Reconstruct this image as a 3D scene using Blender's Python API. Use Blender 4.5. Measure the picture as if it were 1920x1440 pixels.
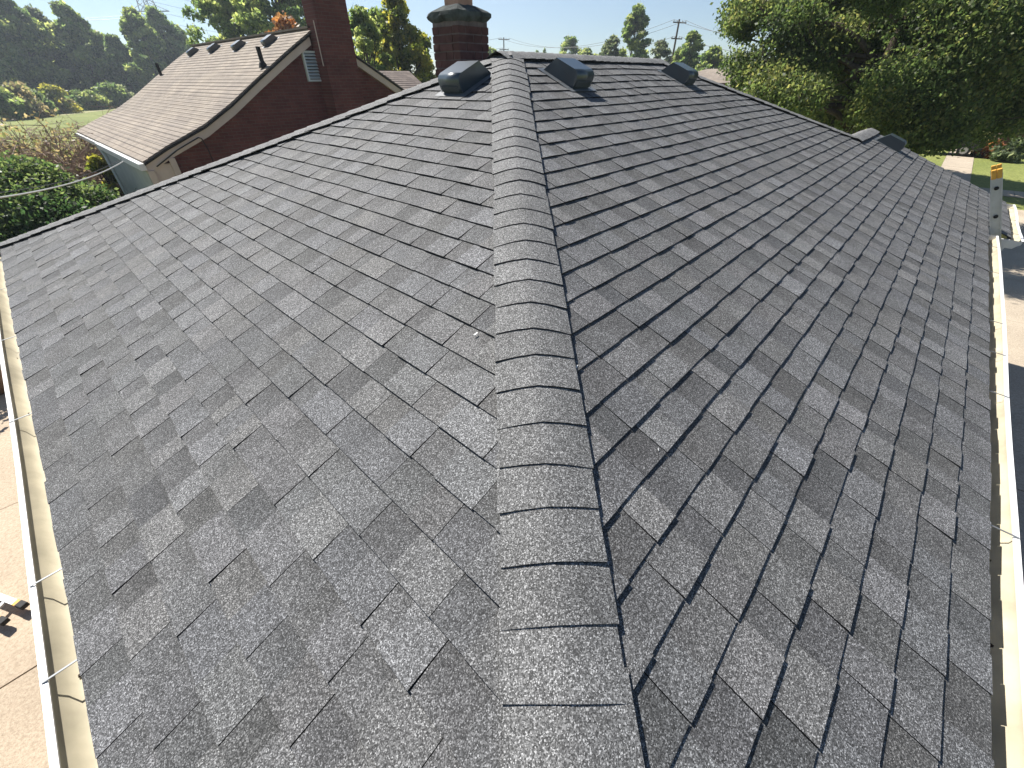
import bpy, math, random
import numpy as np
from mathutils import Vector, Matrix

random.seed(7); rng = np.random.default_rng(7)
scn = bpy.context.scene
COL = scn.collection
for o in list(bpy.data.objects): bpy.data.objects.remove(o, do_unlink=True)

# ------------------------------------------------------------------ camera
# fitted to the roof: +x runs along the right-hand eave, +y along the left-hand eave,
# the corner of the eaves is the origin and z = 0 is eave level
FPX, PITCH, ROLL, YAW = 760.889, 0.64699, -0.00585, -0.03239
CAM = np.array([0.58126, 0.76965, 1.50001])
S = 0.40678                                   # roof slope
_a = math.pi/4 + YAW
FW = np.array([math.cos(_a)*math.cos(PITCH), math.sin(_a)*math.cos(PITCH), -math.sin(PITCH)])
_R = np.array([math.sin(_a), -math.cos(_a), 0.0]); _U = np.cross(_R, FW)
RT = _R*math.cos(ROLL) + _U*math.sin(ROLL); UP = -_R*math.sin(ROLL) + _U*math.cos(ROLL)
cam = bpy.data.objects.new('camera', bpy.data.cameras.new('camera')); COL.objects.link(cam)
cam.data.sensor_width = 36.0; cam.data.lens = FPX/1920*36.0
cam.data.clip_start = 0.05; cam.data.clip_end = 3000
cam.matrix_world = Matrix(((RT[0], UP[0], -FW[0], CAM[0]), (RT[1], UP[1], -FW[1], CAM[1]),
                           (RT[2], UP[2], -FW[2], CAM[2]), (0, 0, 0, 1)))
scn.camera = cam

def ray(x, y): return FW + RT*(x-960)/FPX + UP*(720-y)/FPX
def on_z(x, y, z): d = ray(x, y); return CAM + d*(z-CAM[2])/d[2]
def on_y(x, y, Y): d = ray(x, y); return CAM + d*(Y-CAM[1])/d[1]
def on_x(x, y, X): d = ray(x, y); return CAM + d*(X-CAM[0])/d[0]
def at(x, y, D): d = ray(x, y); return CAM + d*D/math.hypot(d[0], d[1])     # D = distance over ground
def proj(P):
    d = np.asarray(P, float)-CAM; z = d@FW
    return np.stack([960+FPX*(d@RT)/z, 720-FPX*(d@UP)/z, z], -1)

# ------------------------------------------------------------------ light
SUN = np.array([0.02, 0.87, 1.0]); SUN /= np.linalg.norm(SUN)
w = bpy.data.worlds.new('World'); scn.world = w; w.use_nodes = True
nt = w.node_tree; nt.nodes.clear()
sky = nt.nodes.new('ShaderNodeTexSky'); sky.sky_type = 'NISHITA'; sky.sun_disc = False
sky.sun_elevation = math.asin(SUN[2]); sky.sun_rotation = math.atan2(SUN[0], SUN[1])
sky.altitude = 200; sky.air_density = 0.9; sky.dust_density = 0.1; sky.ozone_density = 3.5
bg = nt.nodes.new('ShaderNodeBackground'); bg.inputs[1].default_value = 0.055
wo = nt.nodes.new('ShaderNodeOutputWorld')
nt.links.new(sky.outputs[0], bg.inputs[0]); nt.links.new(bg.outputs[0], wo.inputs[0])
sl = bpy.data.lights.new('sun', 'SUN'); sl.energy = 5.0; sl.angle = math.radians(0.53); sl.color = (1.0, 0.955, 0.88)
so = bpy.data.objects.new('sun', sl); COL.objects.link(so)
so.rotation_euler = Vector(SUN).to_track_quat('Z', 'Y').to_euler(); so.location = (0, 30, 30)
scn.view_settings.view_transform = 'Standard'; scn.view_settings.look = 'None'
scn.view_settings.exposure = 0.97; scn.view_settings.gamma = 1.0; scn.view_settings.use_curve_mapping = False
scn.render.engine = 'CYCLES'

# ------------------------------------------------------------------ materials
def node(t, kind, **kw):
    n = t.nodes.new(kind)
    for k, v in kw.items(): setattr(n, k, v)
    return n
def new_mat(name):
    m = bpy.data.materials.new(name); m.use_nodes = True; t = m.node_tree
    b = t.nodes['Principled BSDF']
    return m, t, b
def ramp(t, stops):
    r = node(t, 'ShaderNodeValToRGB'); e = r.color_ramp.elements
    while len(e) < len(stops): e.new(0.5)
    for el, (p, c) in zip(e, stops):
        el.position = p; el.color = (*c, 1) if len(c) == 3 else c
    return r
def mixc(t, a, b, fac, mode='MIX'):
    m = node(t, 'ShaderNodeMix', data_type='RGBA', blend_type=mode)
    for sock, v in ((m.inputs[0], fac), (m.inputs[6], a), (m.inputs[7], b)):
        if hasattr(v, 'type') and hasattr(v, 'links'): t.links.new(v, sock)
        else: sock.default_value = v if not isinstance(v, tuple) else (*v, 1)
    return m.outputs[2]
def wpos(t, scale=(1, 1, 1), rot=(0, 0, 0)):
    g = node(t, 'ShaderNodeNewGeometry'); m = node(t, 'ShaderNodeMapping')
    m.inputs['Scale'].default_value = scale; m.inputs['Rotation'].default_value = rot
    t.links.new(g.outputs['Position'], m.inputs[0]); return m.outputs[0]
def noise(t, vec, scale, detail=4, rough=0.55):
    n = node(t, 'ShaderNodeTexNoise'); n.inputs['Scale'].default_value = scale
    n.inputs['Detail'].default_value = detail; n.inputs['Roughness'].default_value = rough
    t.links.new(vec, n.inputs['Vector']); return n.outputs['Fac']
def bump(t, h, dist, b, strength=1.0):
    n = node(t, 'ShaderNodeBump'); n.inputs['Distance'].default_value = dist; n.inputs['Strength'].default_value = strength
    t.links.new(h, n.inputs['Height']); t.links.new(n.outputs[0], b.inputs['Normal'])

def plain(name, col, rough=0.6, metal=0.0, var=0.12, vscale=6, spec=0.4, bmp=0.0, bscale=200):
    m, t, b = new_mat(name)
    v = wpos(t); n = noise(t, v, vscale, 6)
    lo = tuple(c*(1-var) for c in col); hi = tuple(min(1, c*(1+var)) for c in col)
    r = ramp(t, [(0.3, lo), (0.7, hi)]); t.links.new(n, r.inputs[0]); t.links.new(r.outputs[0], b.inputs['Base Color'])
    b.inputs['Roughness'].default_value = rough; b.inputs['Metallic'].default_value = metal
    b.inputs['Specular IOR Level'].default_value = spec
    if bmp: bump(t, noise(t, v, bscale, 2), bmp, b)
    return m

def granule_mat(name, base=1.0, tint=(1, 1, 1), attr=True):
    m, t, b = new_mat(name)
    v = wpos(t)
    vo = node(t, 'ShaderNodeTexVoronoi'); vo.inputs['Scale'].default_value = 360
    t.links.new(v, vo.inputs['Vector'])
    sep = node(t, 'ShaderNodeSeparateColor'); t.links.new(vo.outputs['Color'], sep.inputs[0])
    g = lambda x: (x*base*tint[0], x*base*tint[1], x*base*tint[2])
    r = ramp(t, [(0.0, g(.030)), (0.34, g(.065)), (0.60, g(.115)), (0.86, g(.19)), (1.0, g(.38))])
    t.links.new(sep.outputs[0], r.inputs[0])
    col = r.outputs[0]
    big = noise(t, v, 7, 5); br = ramp(t, [(0.25, (.86, .86, .86)), (0.75, (1.12, 1.12, 1.12))]); t.links.new(big, br.inputs[0])
    col = mixc(t, col, br.outputs[0], 1.0, 'MULTIPLY')
    if attr:
        a = node(t, 'ShaderNodeAttribute', attribute_name='tone')
        col = mixc(t, col, a.outputs['Color'], 1.0, 'MULTIPLY')
    t.links.new(col, b.inputs['Base Color'])
    b.inputs['Roughness'].default_value = 0.82; b.inputs['Specular IOR Level'].default_value = 0.35
    bump(t, sep.outputs[1], 0.0012, b, 0.8)
    return m
M = {}
M['granule'] = granule_mat('shingle_granules')
M['granule_cap'] = granule_mat('cap_granules', 1.16)
M['edge'] = plain('asphalt_edge', (.012, .012, .013), .9, var=.3, vscale=80)
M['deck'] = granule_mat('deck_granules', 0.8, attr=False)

def brick_mat(name, axes, c1, c2, mortar, bw=.2, bh=.068, msize=.010, off=(0, 0, 0), soot=None):
    m, t, b = new_mat(name)
    g = node(t, 'ShaderNodeNewGeometry'); sp = node(t, 'ShaderNodeSeparateXYZ'); cb = node(t, 'ShaderNodeCombineXYZ')
    t.links.new(g.outputs['Position'], sp.inputs[0])
    t.links.new(sp.outputs[axes[0]], cb.inputs[0]); t.links.new(sp.outputs[axes[1]], cb.inputs[1])
    br = node(t, 'ShaderNodeTexBrick'); br.inputs['Scale'].default_value = 1.0
    br.inputs['Brick Width'].default_value = bw; br.inputs['Row Height'].default_value = bh
    br.inputs['Mortar Size'].default_value = msize*.5; br.inputs['Mortar Smooth'].default_value = .15
    br.inputs['Color1'].default_value = (*c1, 1); br.inputs['Color2'].default_value = (*c2, 1); br.inputs['Mortar'].default_value = (*mortar, 1)
    t.links.new(cb.outputs[0], br.inputs['Vector'])
    n = noise(t, wpos(t), 3, 6); r = ramp(t, [(.25, (.72, .72, .74)), (.75, (1.2, 1.18, 1.15))]); t.links.new(n, r.inputs[0])
    col = mixc(t, br.outputs['Color'], r.outputs[0], 1.0, 'MULTIPLY')
    t.links.new(col, b.inputs['Base Color']); b.inputs['Roughness'].default_value = .88
    b.inputs['Specular IOR Level'].default_value = .2
    iv = node(t, 'ShaderNodeMath', operation='SUBTRACT'); iv.inputs[0].default_value = 1.0; t.links.new(br.outputs['Fac'], iv.inputs[1])
    bump(t, iv.outputs[0], .006, b, 1.0)
    return m
M['brick_y'] = brick_mat('neighbour_brick_front', (0, 2), (.16, .060, .052), (.115, .043, .040), (.135, .10, .088))
M['brick_x'] = brick_mat('neighbour_brick_side', (1, 2), (.16, .060, .052), (.115, .043, .040), (.135, .10, .088))
M['own_brick_y'] = brick_mat('house_brick_front', (0, 2), (.24, .085, .06), (.18, .06, .045), (.3, .26, .22))
M['own_brick_x'] = brick_mat('house_brick_side', (1, 2), (.24, .085, .06), (.18, .06, .045), (.3, .26, .22))
M['brick'] = plain('red_chimney_brick', (.10, .05, .046), .9, var=.35, vscale=9, spec=.15, bmp=.002, bscale=120)
M['mortar'] = plain('old_mortar', (.16, .13, .125), .95, var=.3, vscale=14, spec=.1, bmp=.002, bscale=150)
M['crown'] = plain('mossy_mortar_crown', (.07, .078, .076), .95, var=.6, vscale=9, spec=.1, bmp=.008, bscale=40)
M['flue'] = plain('clay_flue', (.42, .24, .18), .85, var=.2, vscale=8)
M['white'] = plain('white_painted_metal', (.70, .70, .69), .35, var=.03, spec=.5)
M['trough'] = plain('dusty_gutter_trough', (.45, .405, .30), .6, var=.22, vscale=5, spec=.3)
M['galv'] = plain('galvanised_steel', (.30, .31, .32), .45, metal=.7, var=.1)
M['alu'] = plain('aluminium_rail', (.46, .47, .48), .42, metal=.6, var=.12, vscale=9)
M['black'] = plain('black_vent_metal', (.034, .048, .058), .3, var=.15, vscale=5, spec=.95)
M['flange'] = plain('vent_flange_metal', (.10, .11, .12), .45, var=.2, spec=.5)
M['dark'] = plain('dark_void', (.006, .006, .007), .9, var=.1)
M['rubber'] = plain('black_rubber', (.012, .012, .012), .7, var=.2)
M['yellow'] = plain('orange_plastic_boot', (.62, .33, .05), .5, var=.15)
M['trim'] = plain('beige_trim_board', (.56, .47, .40), .6, var=.08, vscale=3)
M['louver'] = plain('louver_paint', (.55, .62, .62), .55, var=.08)
M['siding'] = plain('grey_green_siding', (.37, .375, .345), .65, var=.1, vscale=3)
M['wood'] = plain('weathered_fence_wood', (.28, .15, .08), .85, var=.3, vscale=7, bmp=.002, bscale=60)
M['pole'] = plain('creosoted_pole', (.10, .075, .055), .9, var=.25, vscale=4)
M['wire'] = plain('wire_sheath', (.06, .06, .065), .6, var=.1)
M['cable'] = plain('pale_service_cable', (.55, .55, .54), .5, var=.1)
M['steel'] = plain('tower_steel', (.42, .44, .46), .5, metal=.4, var=.1)
M['bark'] = plain('grey_bark', (.075, .06, .048), .95, var=.4, vscale=9, spec=.1, bmp=.012, bscale=30)
M['twig'] = plain('dry_twig', (.36, .27, .21), .9, var=.35, vscale=3, spec=.1)
M['soil'] = plain('dark_soil', (.05, .035, .025), .95, var=.4, vscale=5)
M['pot'] = plain('brown_clay_barrel', (.16, .105, .065), .7, var=.3, vscale=4)
M['carpaint'] = plain('dark_car_paint', (.012, .013, .016), .25, var=.1, spec=.6)
M['glass'] = plain('dark_glass', (.02, .024, .03), .08, var=.05, spec=.6)

def concrete_mat(name, c, var=.14):
    m, t, b = new_mat(name); v = wpos(t)
    n1 = noise(t, v, 1.1, 6); n2 = noise(t, v, 38, 4, .7); n3 = noise(t, v, 170, 2)
    r1 = ramp(t, [(.28, tuple(x*(1-var) for x in c)), (.72, tuple(x*(1+var) for x in c))]); t.links.new(n1, r1.inputs[0])
    r2 = ramp(t, [(.25, (.62, .58, .54)), (.62, (1.18, 1.18, 1.18))]); t.links.new(n2, r2.inputs[0])
    col = mixc(t, r1.outputs[0], r2.outputs[0], .75, 'MULTIPLY')
    r3 = ramp(t, [(.32, (.6, .58, .55)), (.5, (1.08, 1.07, 1.05))]); t.links.new(n3, r3.inputs[0])
    col = mixc(t, col, r3.outputs[0], .6, 'MULTIPLY')
    t.links.new(col, b.inputs['Base Color']); b.inputs['Roughness'].default_value = .9; b.inputs['Specular IOR Level'].default_value = .2
    bump(t, n2, .006, b, .8); return m
M['concrete'] = concrete_mat('tan_weathered_concrete', (.43, .355, .27))
M['concrete2'] = concrete_mat('pale_concrete', (.42, .36, .285))
def grass_mat(name, lo, hi):
    m, t, b = new_mat(name); v = wpos(t)
    n1 = noise(t, v, .18, 6); n2 = noise(t, v, 9, 5, .7)
    r1 = ramp(t, [(.3, lo), (.7, hi)]); t.links.new(n1, r1.inputs[0])
    r2 = ramp(t, [(.3, (.6, .6, .55)), (.7, (1.3, 1.3, 1.25))]); t.links.new(n2, r2.inputs[0])
    col = mixc(t, r1.outputs[0], r2.outputs[0], 1, 'MULTIPLY')
    t.links.new(col, b.inputs['Base Color']); b.inputs['Roughness'].default_value = .9; b.inputs['Specular IOR Level'].default_value = .15
    bump(t, n2, .04, b, 1); return m
M['grass'] = grass_mat('lawn_grass', (.15, .185, .05), (.24, .26, .085))
def leaf_mat(name, tr=.58):
    m, t, b = new_mat(name); t.nodes.remove(b)
    a = node(t, 'ShaderNodeAttribute', attribute_name='tone')
    d = node(t, 'ShaderNodeBsdfPrincipled'); d.inputs['Roughness'].default_value = .5; d.inputs['Specular IOR Level'].default_value = .35
    t.links.new(a.outputs['Color'], d.inputs['Base Color'])
    tl = node(t, 'ShaderNodeBsdfTranslucent')
    hs = node(t, 'ShaderNodeHueSaturation'); hs.inputs['Hue'].default_value = .495; hs.inputs['Saturation'].default_value = 1.15; hs.inputs['Value'].default_value = 2.0
    t.links.new(a.outputs['Color'], hs.inputs['Color']); t.links.new(hs.outputs[0], tl.inputs[0])
    mx = node(t, 'ShaderNodeMixShader'); mx.inputs[0].default_value = tr
    t.links.new(d.outputs[0], mx.inputs[1]); t.links.new(tl.outputs[0], mx.inputs[2])
    t.links.new(mx.outputs[0], t.nodes['Material Output'].inputs[0]); return m
M['leaf'] = leaf_mat('leaf_blades')
def shingle_far_mat(name, axis, c1, c2):
    m, t, b = new_mat(name)
    g = node(t, 'ShaderNodeNewGeometry'); sp = node(t, 'ShaderNodeSeparateXYZ'); cb = node(t, 'ShaderNodeCombineXYZ')
    t.links.new(g.outputs['Position'], sp.inputs[0]); t.links.new(sp.outputs[axis], cb.inputs[0]); t.links.new(sp.outputs[2], cb.inputs[1])
    br = node(t, 'ShaderNodeTexBrick'); br.inputs['Scale'].default_value = 1
    br.inputs['Brick Width'].default_value = .22; br.inputs['Row Height'].default_value = .064; br.inputs['Mortar Size'].default_value = .0035
    br.inputs['Color1'].default_value = (*c1, 1); br.inputs['Color2'].default_value = (*c2, 1); br.inputs['Mortar'].default_value = tuple(x*.45 for x in c1)+(1,)
    t.links.new(cb.outputs[0], br.inputs['Vector'])
    n = noise(t, wpos(t), 60, 2); r = ramp(t, [(.3, (.75, .75, .75)), (.7, (1.25, 1.25, 1.25))]); t.links.new(n, r.inputs[0])
    n2 = noise(t, wpos(t), 1.2, 5); r2 = ramp(t, [(.3, (.82, .82, .84)), (.7, (1.15, 1.14, 1.1))]); t.links.new(n2, r2.inputs[0])
    col = mixc(t, br.outputs['Color'], r.outputs[0], 1, 'MULTIPLY'); col = mixc(t, col, r2.outputs[0], 1, 'MULTIPLY')
    t.links.new(col, b.inputs['Base Color']); b.inputs['Roughness'].default_value = .85; b.inputs['Specular IOR Level'].default_value = .25
    return m
M['brownshingle_y'] = shingle_far_mat('brown_shingles_along_y', 1, (.23, .19, .155), (.29, .245, .20))
M['brownshingle_x'] = shingle_far_mat('brown_shingles_along_x', 0, (.20, .16, .14), (.27, .22, .19))

# ------------------------------------------------------------------ mesh helpers
ORG = {}
def tag(o, label=None, cat=None, group=None, kind=None):
    if label: o['label'] = label
    if cat: o['category'] = cat
    if group: o['group'] = group
    if kind: o['kind'] = kind
    return o
def empty(name, loc):
    o = bpy.data.objects.new(name, None); o.empty_display_size = .2; COL.objects.link(o)
    o.location = tuple(loc); ORG[o] = np.array(loc, float); return o
class MB:
    def __init__(s): s.v = []; s.f = []; s.m = []
    def face(s, pts, mi=0):
        n = len(s.v); s.v += [tuple(p) for p in pts]; s.f.append(tuple(range(n, n+len(pts)))); s.m.append(mi)
    def hexa(s, p, mi=0, top=None):       # p: 4 bottom + 4 top
        n = len(s.v); s.v += [tuple(q) for q in p]
        for i, q in enumerate(((3, 2, 1, 0), (4, 5, 6, 7), (0, 1, 5, 4), (1, 2, 6, 5), (2, 3, 7, 6), (3, 0, 4, 7))):
            s.f.append(tuple(n+j for j in q)); s.m.append(top if (top is not None and i == 1) else mi)
    def box(s, a, b, mi=0):
        x0, y0, z0 = a; x1, y1, z1 = b
        s.hexa([(x0, y0, z0), (x1, y0, z0), (x1, y1, z0), (x0, y1, z0), (x0, y0, z1), (x1, y0, z1), (x1, y1, z1), (x0, y1, z1)], mi)
    def bar(s, p, q, wd, ht, up=(0, 0, 1), mi=0):
        p = np.array(p, float); q = np.array(q, float); d = q-p; d /= np.linalg.norm(d)
        up = np.array(up, float); sd = np.cross(d, up); sd /= np.linalg.norm(sd); u = np.cross(sd, d)
        a, c = sd*wd/2, u*ht/2
        s.hexa([p-a-c, p+a-c, q+a-c, q-a-c, p-a+c, p+a+c, q+a+c, q-a+c], mi)
    def tube(s, pts, rad, n=6, mi=0, cap=True):
        pts = [np.array(p, float) for p in pts]; R = rad if hasattr(rad, '__len__') else [rad]*len(pts)
        base = len(s.v); prev = None
        for i, p in enumerate(pts):
            d = pts[min(i+1, len(pts)-1)]-pts[max(i-1, 0)]; d = d/(np.linalg.norm(d)+1e-9)
            if prev is None:
                a = np.cross(d, (0, 0, 1) if abs(d[2]) < .9 else (1, 0, 0))
            else: a = prev - d*(prev@d)
            a = a/(np.linalg.norm(a)+1e-9); prev = a; b = np.cross(d, a)
            for k in range(n):
                t = 2*math.pi*k/n; s.v.append(tuple(p+R[i]*(a*math.cos(t)+b*math.sin(t))))
        for i in range(len(pts)-1):
            for k in range(n):
                q = base+i*n
                s.f.append((q+k, q+(k+1) % n, q+n+(k+1) % n, q+n+k)); s.m.append(mi)
        if cap:
            s.f.append(tuple(base+k for k in range(n-1, -1, -1))); s.m.append(mi)
            q = base+(len(pts)-1)*n; s.f.append(tuple(q+k for k in range(n))); s.m.append(mi)
    def sweep(s, prof, A, B, ex, ey, mi=0, close=False):       # 2D profile swept A->B
        A = np.array(A, float); B = np.array(B, float); ex = np.array(ex, float); ey = np.array(ey, float)
        n = len(s.v); k = len(prof)
        for P in (A, B): s.v += [tuple(P+ex*a+ey*b) for a, b in prof]
        for i in range(k-(0 if close else 1)):
            j = (i+1) % k; s.f.append((n+i, n+j, n+k+j, n+k+i)); s.m.append(mi)
        if close:
            s.f.append(tuple(n+i for i in range(k-1, -1, -1))); s.m.append(mi)
            s.f.append(tuple(n+k+i for i in range(k))); s.m.append(mi)
    def lathe(s, c, prof, n=20, mi=0):
        c = np.array(c, float); b = len(s.v)
        for r, z in prof:
            for k in range(n):
                t = 2*math.pi*k/n; s.v.append((c[0]+r*math.cos(t), c[1]+r*math.sin(t), c[2]+z))
        for i in range(len(prof)-1):
            for k in range(n):
                q = b+i*n; s.f.append((q+k, q+(k+1) % n, q+n+(k+1) % n, q+n+k)); s.m.append(mi)
    def build(s, name, mats, parent=None, smooth=False, bevel=0, local=False):
        org = ORG[parent] if parent is not None else np.zeros(3)
        me = bpy.data.meshes.new(name)
        v = np.array(s.v, float)
        if not local: v = v-org
        me.from_pydata(v.tolist(), [], s.f)
        for m in (mats if isinstance(mats, (list, tuple)) else [mats]): me.materials.append(m)
        if any(s.m): me.polygons.foreach_set('material_index', s.m)
        if smooth: me.polygons.foreach_set('use_smooth', [True]*len(me.polygons))
        me.update()
        o = bpy.data.objects.new(name, me); COL.objects.link(o)
        if parent is not None: o.parent = parent
        ORG[o] = org
        if bevel:
            md = o.modifiers.new('bevel', 'BEVEL'); md.width = bevel; md.segments = 2; md.limit_method = 'ANGLE'
        return o
def set_tone(me, cols):                    # cols: per-corner rgb
    ca = me.color_attributes.new('tone', 'FLOAT_COLOR', 'CORNER')
    a = np.ones((len(me.loops), 4), np.float32); a[:, :3] = cols; ca.data.foreach_set('color', a.ravel())

G = -2.6                                   # ground level
HW = 4.108; ZR = S*HW; CT = 1/math.hypot(1, S)
EH = 0.143*CT                              # course exposure measured in plan
RX = 7.03                                  # far end of the main ridge
LRY = 1.85; RAKE = 10.85                   # lower ridge line and far rake

HAZE = .0007
# ------------------------------------------------------------------ ground
def sheet(name, x0, x1, y0, y1, z, mat, kind='structure', parent=None):
    m = MB(); m.face([(x0, y0, z), (x1, y0, z), (x1, y1, z), (x0, y1, z)]); o = m.build(name, mat, parent)
    if parent is None: tag(o, kind=kind)
    return o
sheet('ground', -420, 420, -420, 420, G-.03, M['grass'])
def slabs(name, xs, ys, z, mat, gap=.014):
    base = MB(); base.face([(xs[0], ys[0], z-.024), (xs[-1], ys[0], z-.024), (xs[-1], ys[-1], z-.024), (xs[0], ys[-1], z-.024)])
    d = base.build(name, M['soil']); tag(d, kind='structure')
    for i in range(len(xs)-1):
        for j in range(len(ys)-1):
            m = MB(); dz = random.uniform(-.004, .004); g = gap/2
            m.box((xs[i]+g, ys[j]+g, z-.08), (xs[i+1]-g, ys[j+1]-g, z+dz)); m.build('concrete_slab', mat, d)
    return d
slabs('side_patio', [-4.6, -2.4, .3], [-3.0, -.3, 2.25, 4.76, 7.29, 9.8, 12.3], G, M['concrete'])
slabs('driveway', [.5, 4, 7.2, 10.2, 13.2, 16.2, 19.2, 22.2, 25.6], [-7.6, -4.0, .25], G, M['concrete2'])
slabs('cross_walk', [28.4, 29.9], [-14, -10, -6, -2.2, 2, 6, 10], G, M['concrete2'])
slabs('front_path', [29.95, 33, 36, 39, 42, 46], [-.75, .55], G, M['concrete2'])
# ------------------------------------------------------------------ our house
house = tag(empty('house', (5.4, 4.1, G)), 'house under a new charcoal grey shingled hip roof with black box vents', 'house')
m = MB(); x0, x1, y0, y1 = .42, 10.45, .42, 2*HW-.42
m.box((x0, y0, G), (x1, y0+.1, -.16), 0); m.box((x0, y1-.1, G), (x1, y1, -.16), 0)
m.build('wall', M['own_brick_y'], house)
m = MB(); m.box((x0, y0+.1, G), (x0+.1, y1-.1, -.16)); m.box((x1-.1, y0+.1, G), (x1, y1-.1, -.16)); m.build('wall', M['own_brick_x'], house)
# roof deck under the shingles
def L(d, u, h=0): return (d-S*CT*h, u, S*d+CT*h)          # left plane
def Rr(d, u, h=0): return (u, d-S*CT*h, S*d+CT*h)         # right plane
hx = lambda d: RAKE if d <= LRY else (HW+RX)-d            # right limit of the right plane
m = MB(); q = -.004; W2 = 2*HW; XE = HW+RX
def dn(p): return (p[0], p[1], p[2]+q)
m.face([dn(p) for p in ((0, 0, 0), (HW, HW, ZR), (0, W2, 0))])
m.face([dn(p) for p in ((0, 0, 0), (8.45, 0, 0), (8.45, -.25, -.25*S), (RAKE, -.25, -.25*S), (RAKE, LRY, LRY*S), (XE-LRY, LRY, LRY*S), (RX, HW, ZR), (HW, HW, ZR))])
m.face([dn(p) for p in ((0, W2, 0), (HW, HW, ZR), (RX, HW, ZR), (XE, W2, 0))])
m.face([dn(p) for p in ((XE, W2, 0), (RX, HW, ZR), (XE-LRY, LRY, LRY*S), (XE, LRY, .02))])
m.face([dn(p) for p in ((XE-LRY-.6, LRY, LRY*S), (RAKE, LRY, LRY*S), (RAKE, 2*LRY, 0), (XE-LRY-.6, 2*LRY, 0))])
roof = m.build('roof', M['deck'], house)
m = MB(); m.box((.02, .02, -.19), (XE-.1, W2-.02, -.17)); m.build('soffit', M['white'], house)
m = MB(); m.box((.015, .015, -.20), (.035, W2-.015, -.008)); m.build('fascia', M['white'], house)
m = MB(); m.box((.036, .015, -.20), (8.4, .035, -.008)); m.build('fascia', M['white'], house)
m = MB(); m.box((RAKE-.05, -.24, -.24), (RAKE-.03, 1.8, -.12)); m.face([(RAKE-.02, -.25, -.25*S-.012), (RAKE-.02, -.25, -.3), (RAKE-.02, LRY, -.3), (RAKE-.02, LRY, LRY*S-.012)])
m.build('gable_end', M['white'], house)

# shingles: tabs of uneven width and thickness, course by course
def wave(x, y):
    return .004*math.sin(1.7*x+.6)*math.sin(1.3*y+.3)+.0025*math.sin(3.9*x-1.1*y+2)+.0015*math.sin(7.1*y+2.3*x)
class Tabs:
    def __init__(s): s.items = []
tabs = []          # (verts8, tone corners)
def course(plane, d0, d1, ulo, uhi, kshift):
    u = ulo(d0)-random.uniform(0, .25); tooth = random.random() < .5
    dj = random.uniform(-.0012, .0012)
    while u < uhi(d0)+.02:
        wdt = random.choice((.10, .125, .145, .16, .175, .19, .205, .22))*random.uniform(.9, 1.1)
        if not tooth: wdt *= .85
        u1 = u+wdt
        t = (.0122 if tooth else .0094)*random.uniform(.86, 1.18)
        jj = dj+random.uniform(-.0012, .0012)-(.0015 if tooth else 0)
        c = lambda uu, dd: max(ulo(dd), min(uhi(dd), uu))
        g = .0004; g0 = .0024*random.uniform(.5, 1.2) if tooth else g      # the cut at one side of each raised tab gapes a little
        a0, a1, b0, b1 = c(u+g0, d0), c(u1-g, d0), c(u+g0, d1), c(u1-g, d1)
        if a1-a0 > .004 or b1-b0 > .004:
            P = []
            sl = random.uniform(-.0009, .0009)
            for (uu, dd, hh) in ((a0, d0+jj, .0002), (a1, d0+jj, .0002), (b1, d1, .0001), (b0, d1, .0001),
                                 (a0, d0+jj, t+sl), (a1, d0+jj, t-sl), (b1, d1, .0012), (b0, d1, .0012)):
                p = plane(dd, uu, 0); p = plane(dd, uu, hh+wave(p[0], p[1])); P.append(p)
            base = random.choice((.92, .98, 1.03, 1.08, 1.13, 1.2)) if tooth else random.choice((.75, .81, .87, .92, .98, 1.05))
            base *= random.uniform(.95, 1.05)
            wm = random.uniform(-.018, .012); bl = random.uniform(-.005, .035)
            lo_, hi_ = (.82, 1.02) if tooth else (.60, .90)            # the lower layer carries a darker printed band at its head
            k4 = [base*random.uniform(.94, 1.1), base*random.uniform(.94, 1.1), base*random.uniform(lo_, hi_), base*random.uniform(lo_, hi_)]
            tabs.append((P, [(x*(1+wm), x, x*(1-wm+bl)) for x in k4]))
        u = u1; tooth = (not tooth) if random.random() < .95 else tooth
NC = 31
for k in range(NC):
    d0, d1 = k*EH, min((k+1)*EH+.018, HW+.0)
    course(L, d0, d1, lambda d: d, lambda d: W2-d, k)
for k in range(-2, NC):
    d0, d1 = k*EH, min((k+1)*EH+.018, HW)
    if k < 0: course(Rr, d0, d1, lambda d: 8.45, hx, k)
    else: course(Rr, d0, d1, lambda d: d, hx, k)
allP = np.array([t[0] for t in tabs])
pp = proj(allP[:, 4:, :].reshape(-1, 3)).reshape(-1, 4, 3)
X, Y = pp[..., 0], pp[..., 1]
inside = (X > -20) & (X < 1940) & (Y > -20) & (Y < 1460) & (pp[..., 2] > 0)
area = .5*np.abs(sum(X[:, i]*Y[:, (i+1) % 4]-X[:, (i+1) % 4]*Y[:, i] for i in range(4)))
area = np.where(inside.sum(1) >= 3, area, 0); area = np.where((X < -5).all(1), 0, area)
mid = pp.mean(1)
order = np.argsort(-area); big = set(order[:300].tolist())
FACES = ((4, 5, 6, 7), (0, 1, 5, 4), (1, 2, 6, 5), (2, 3, 7, 6), (3, 0, 4, 7))
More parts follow.
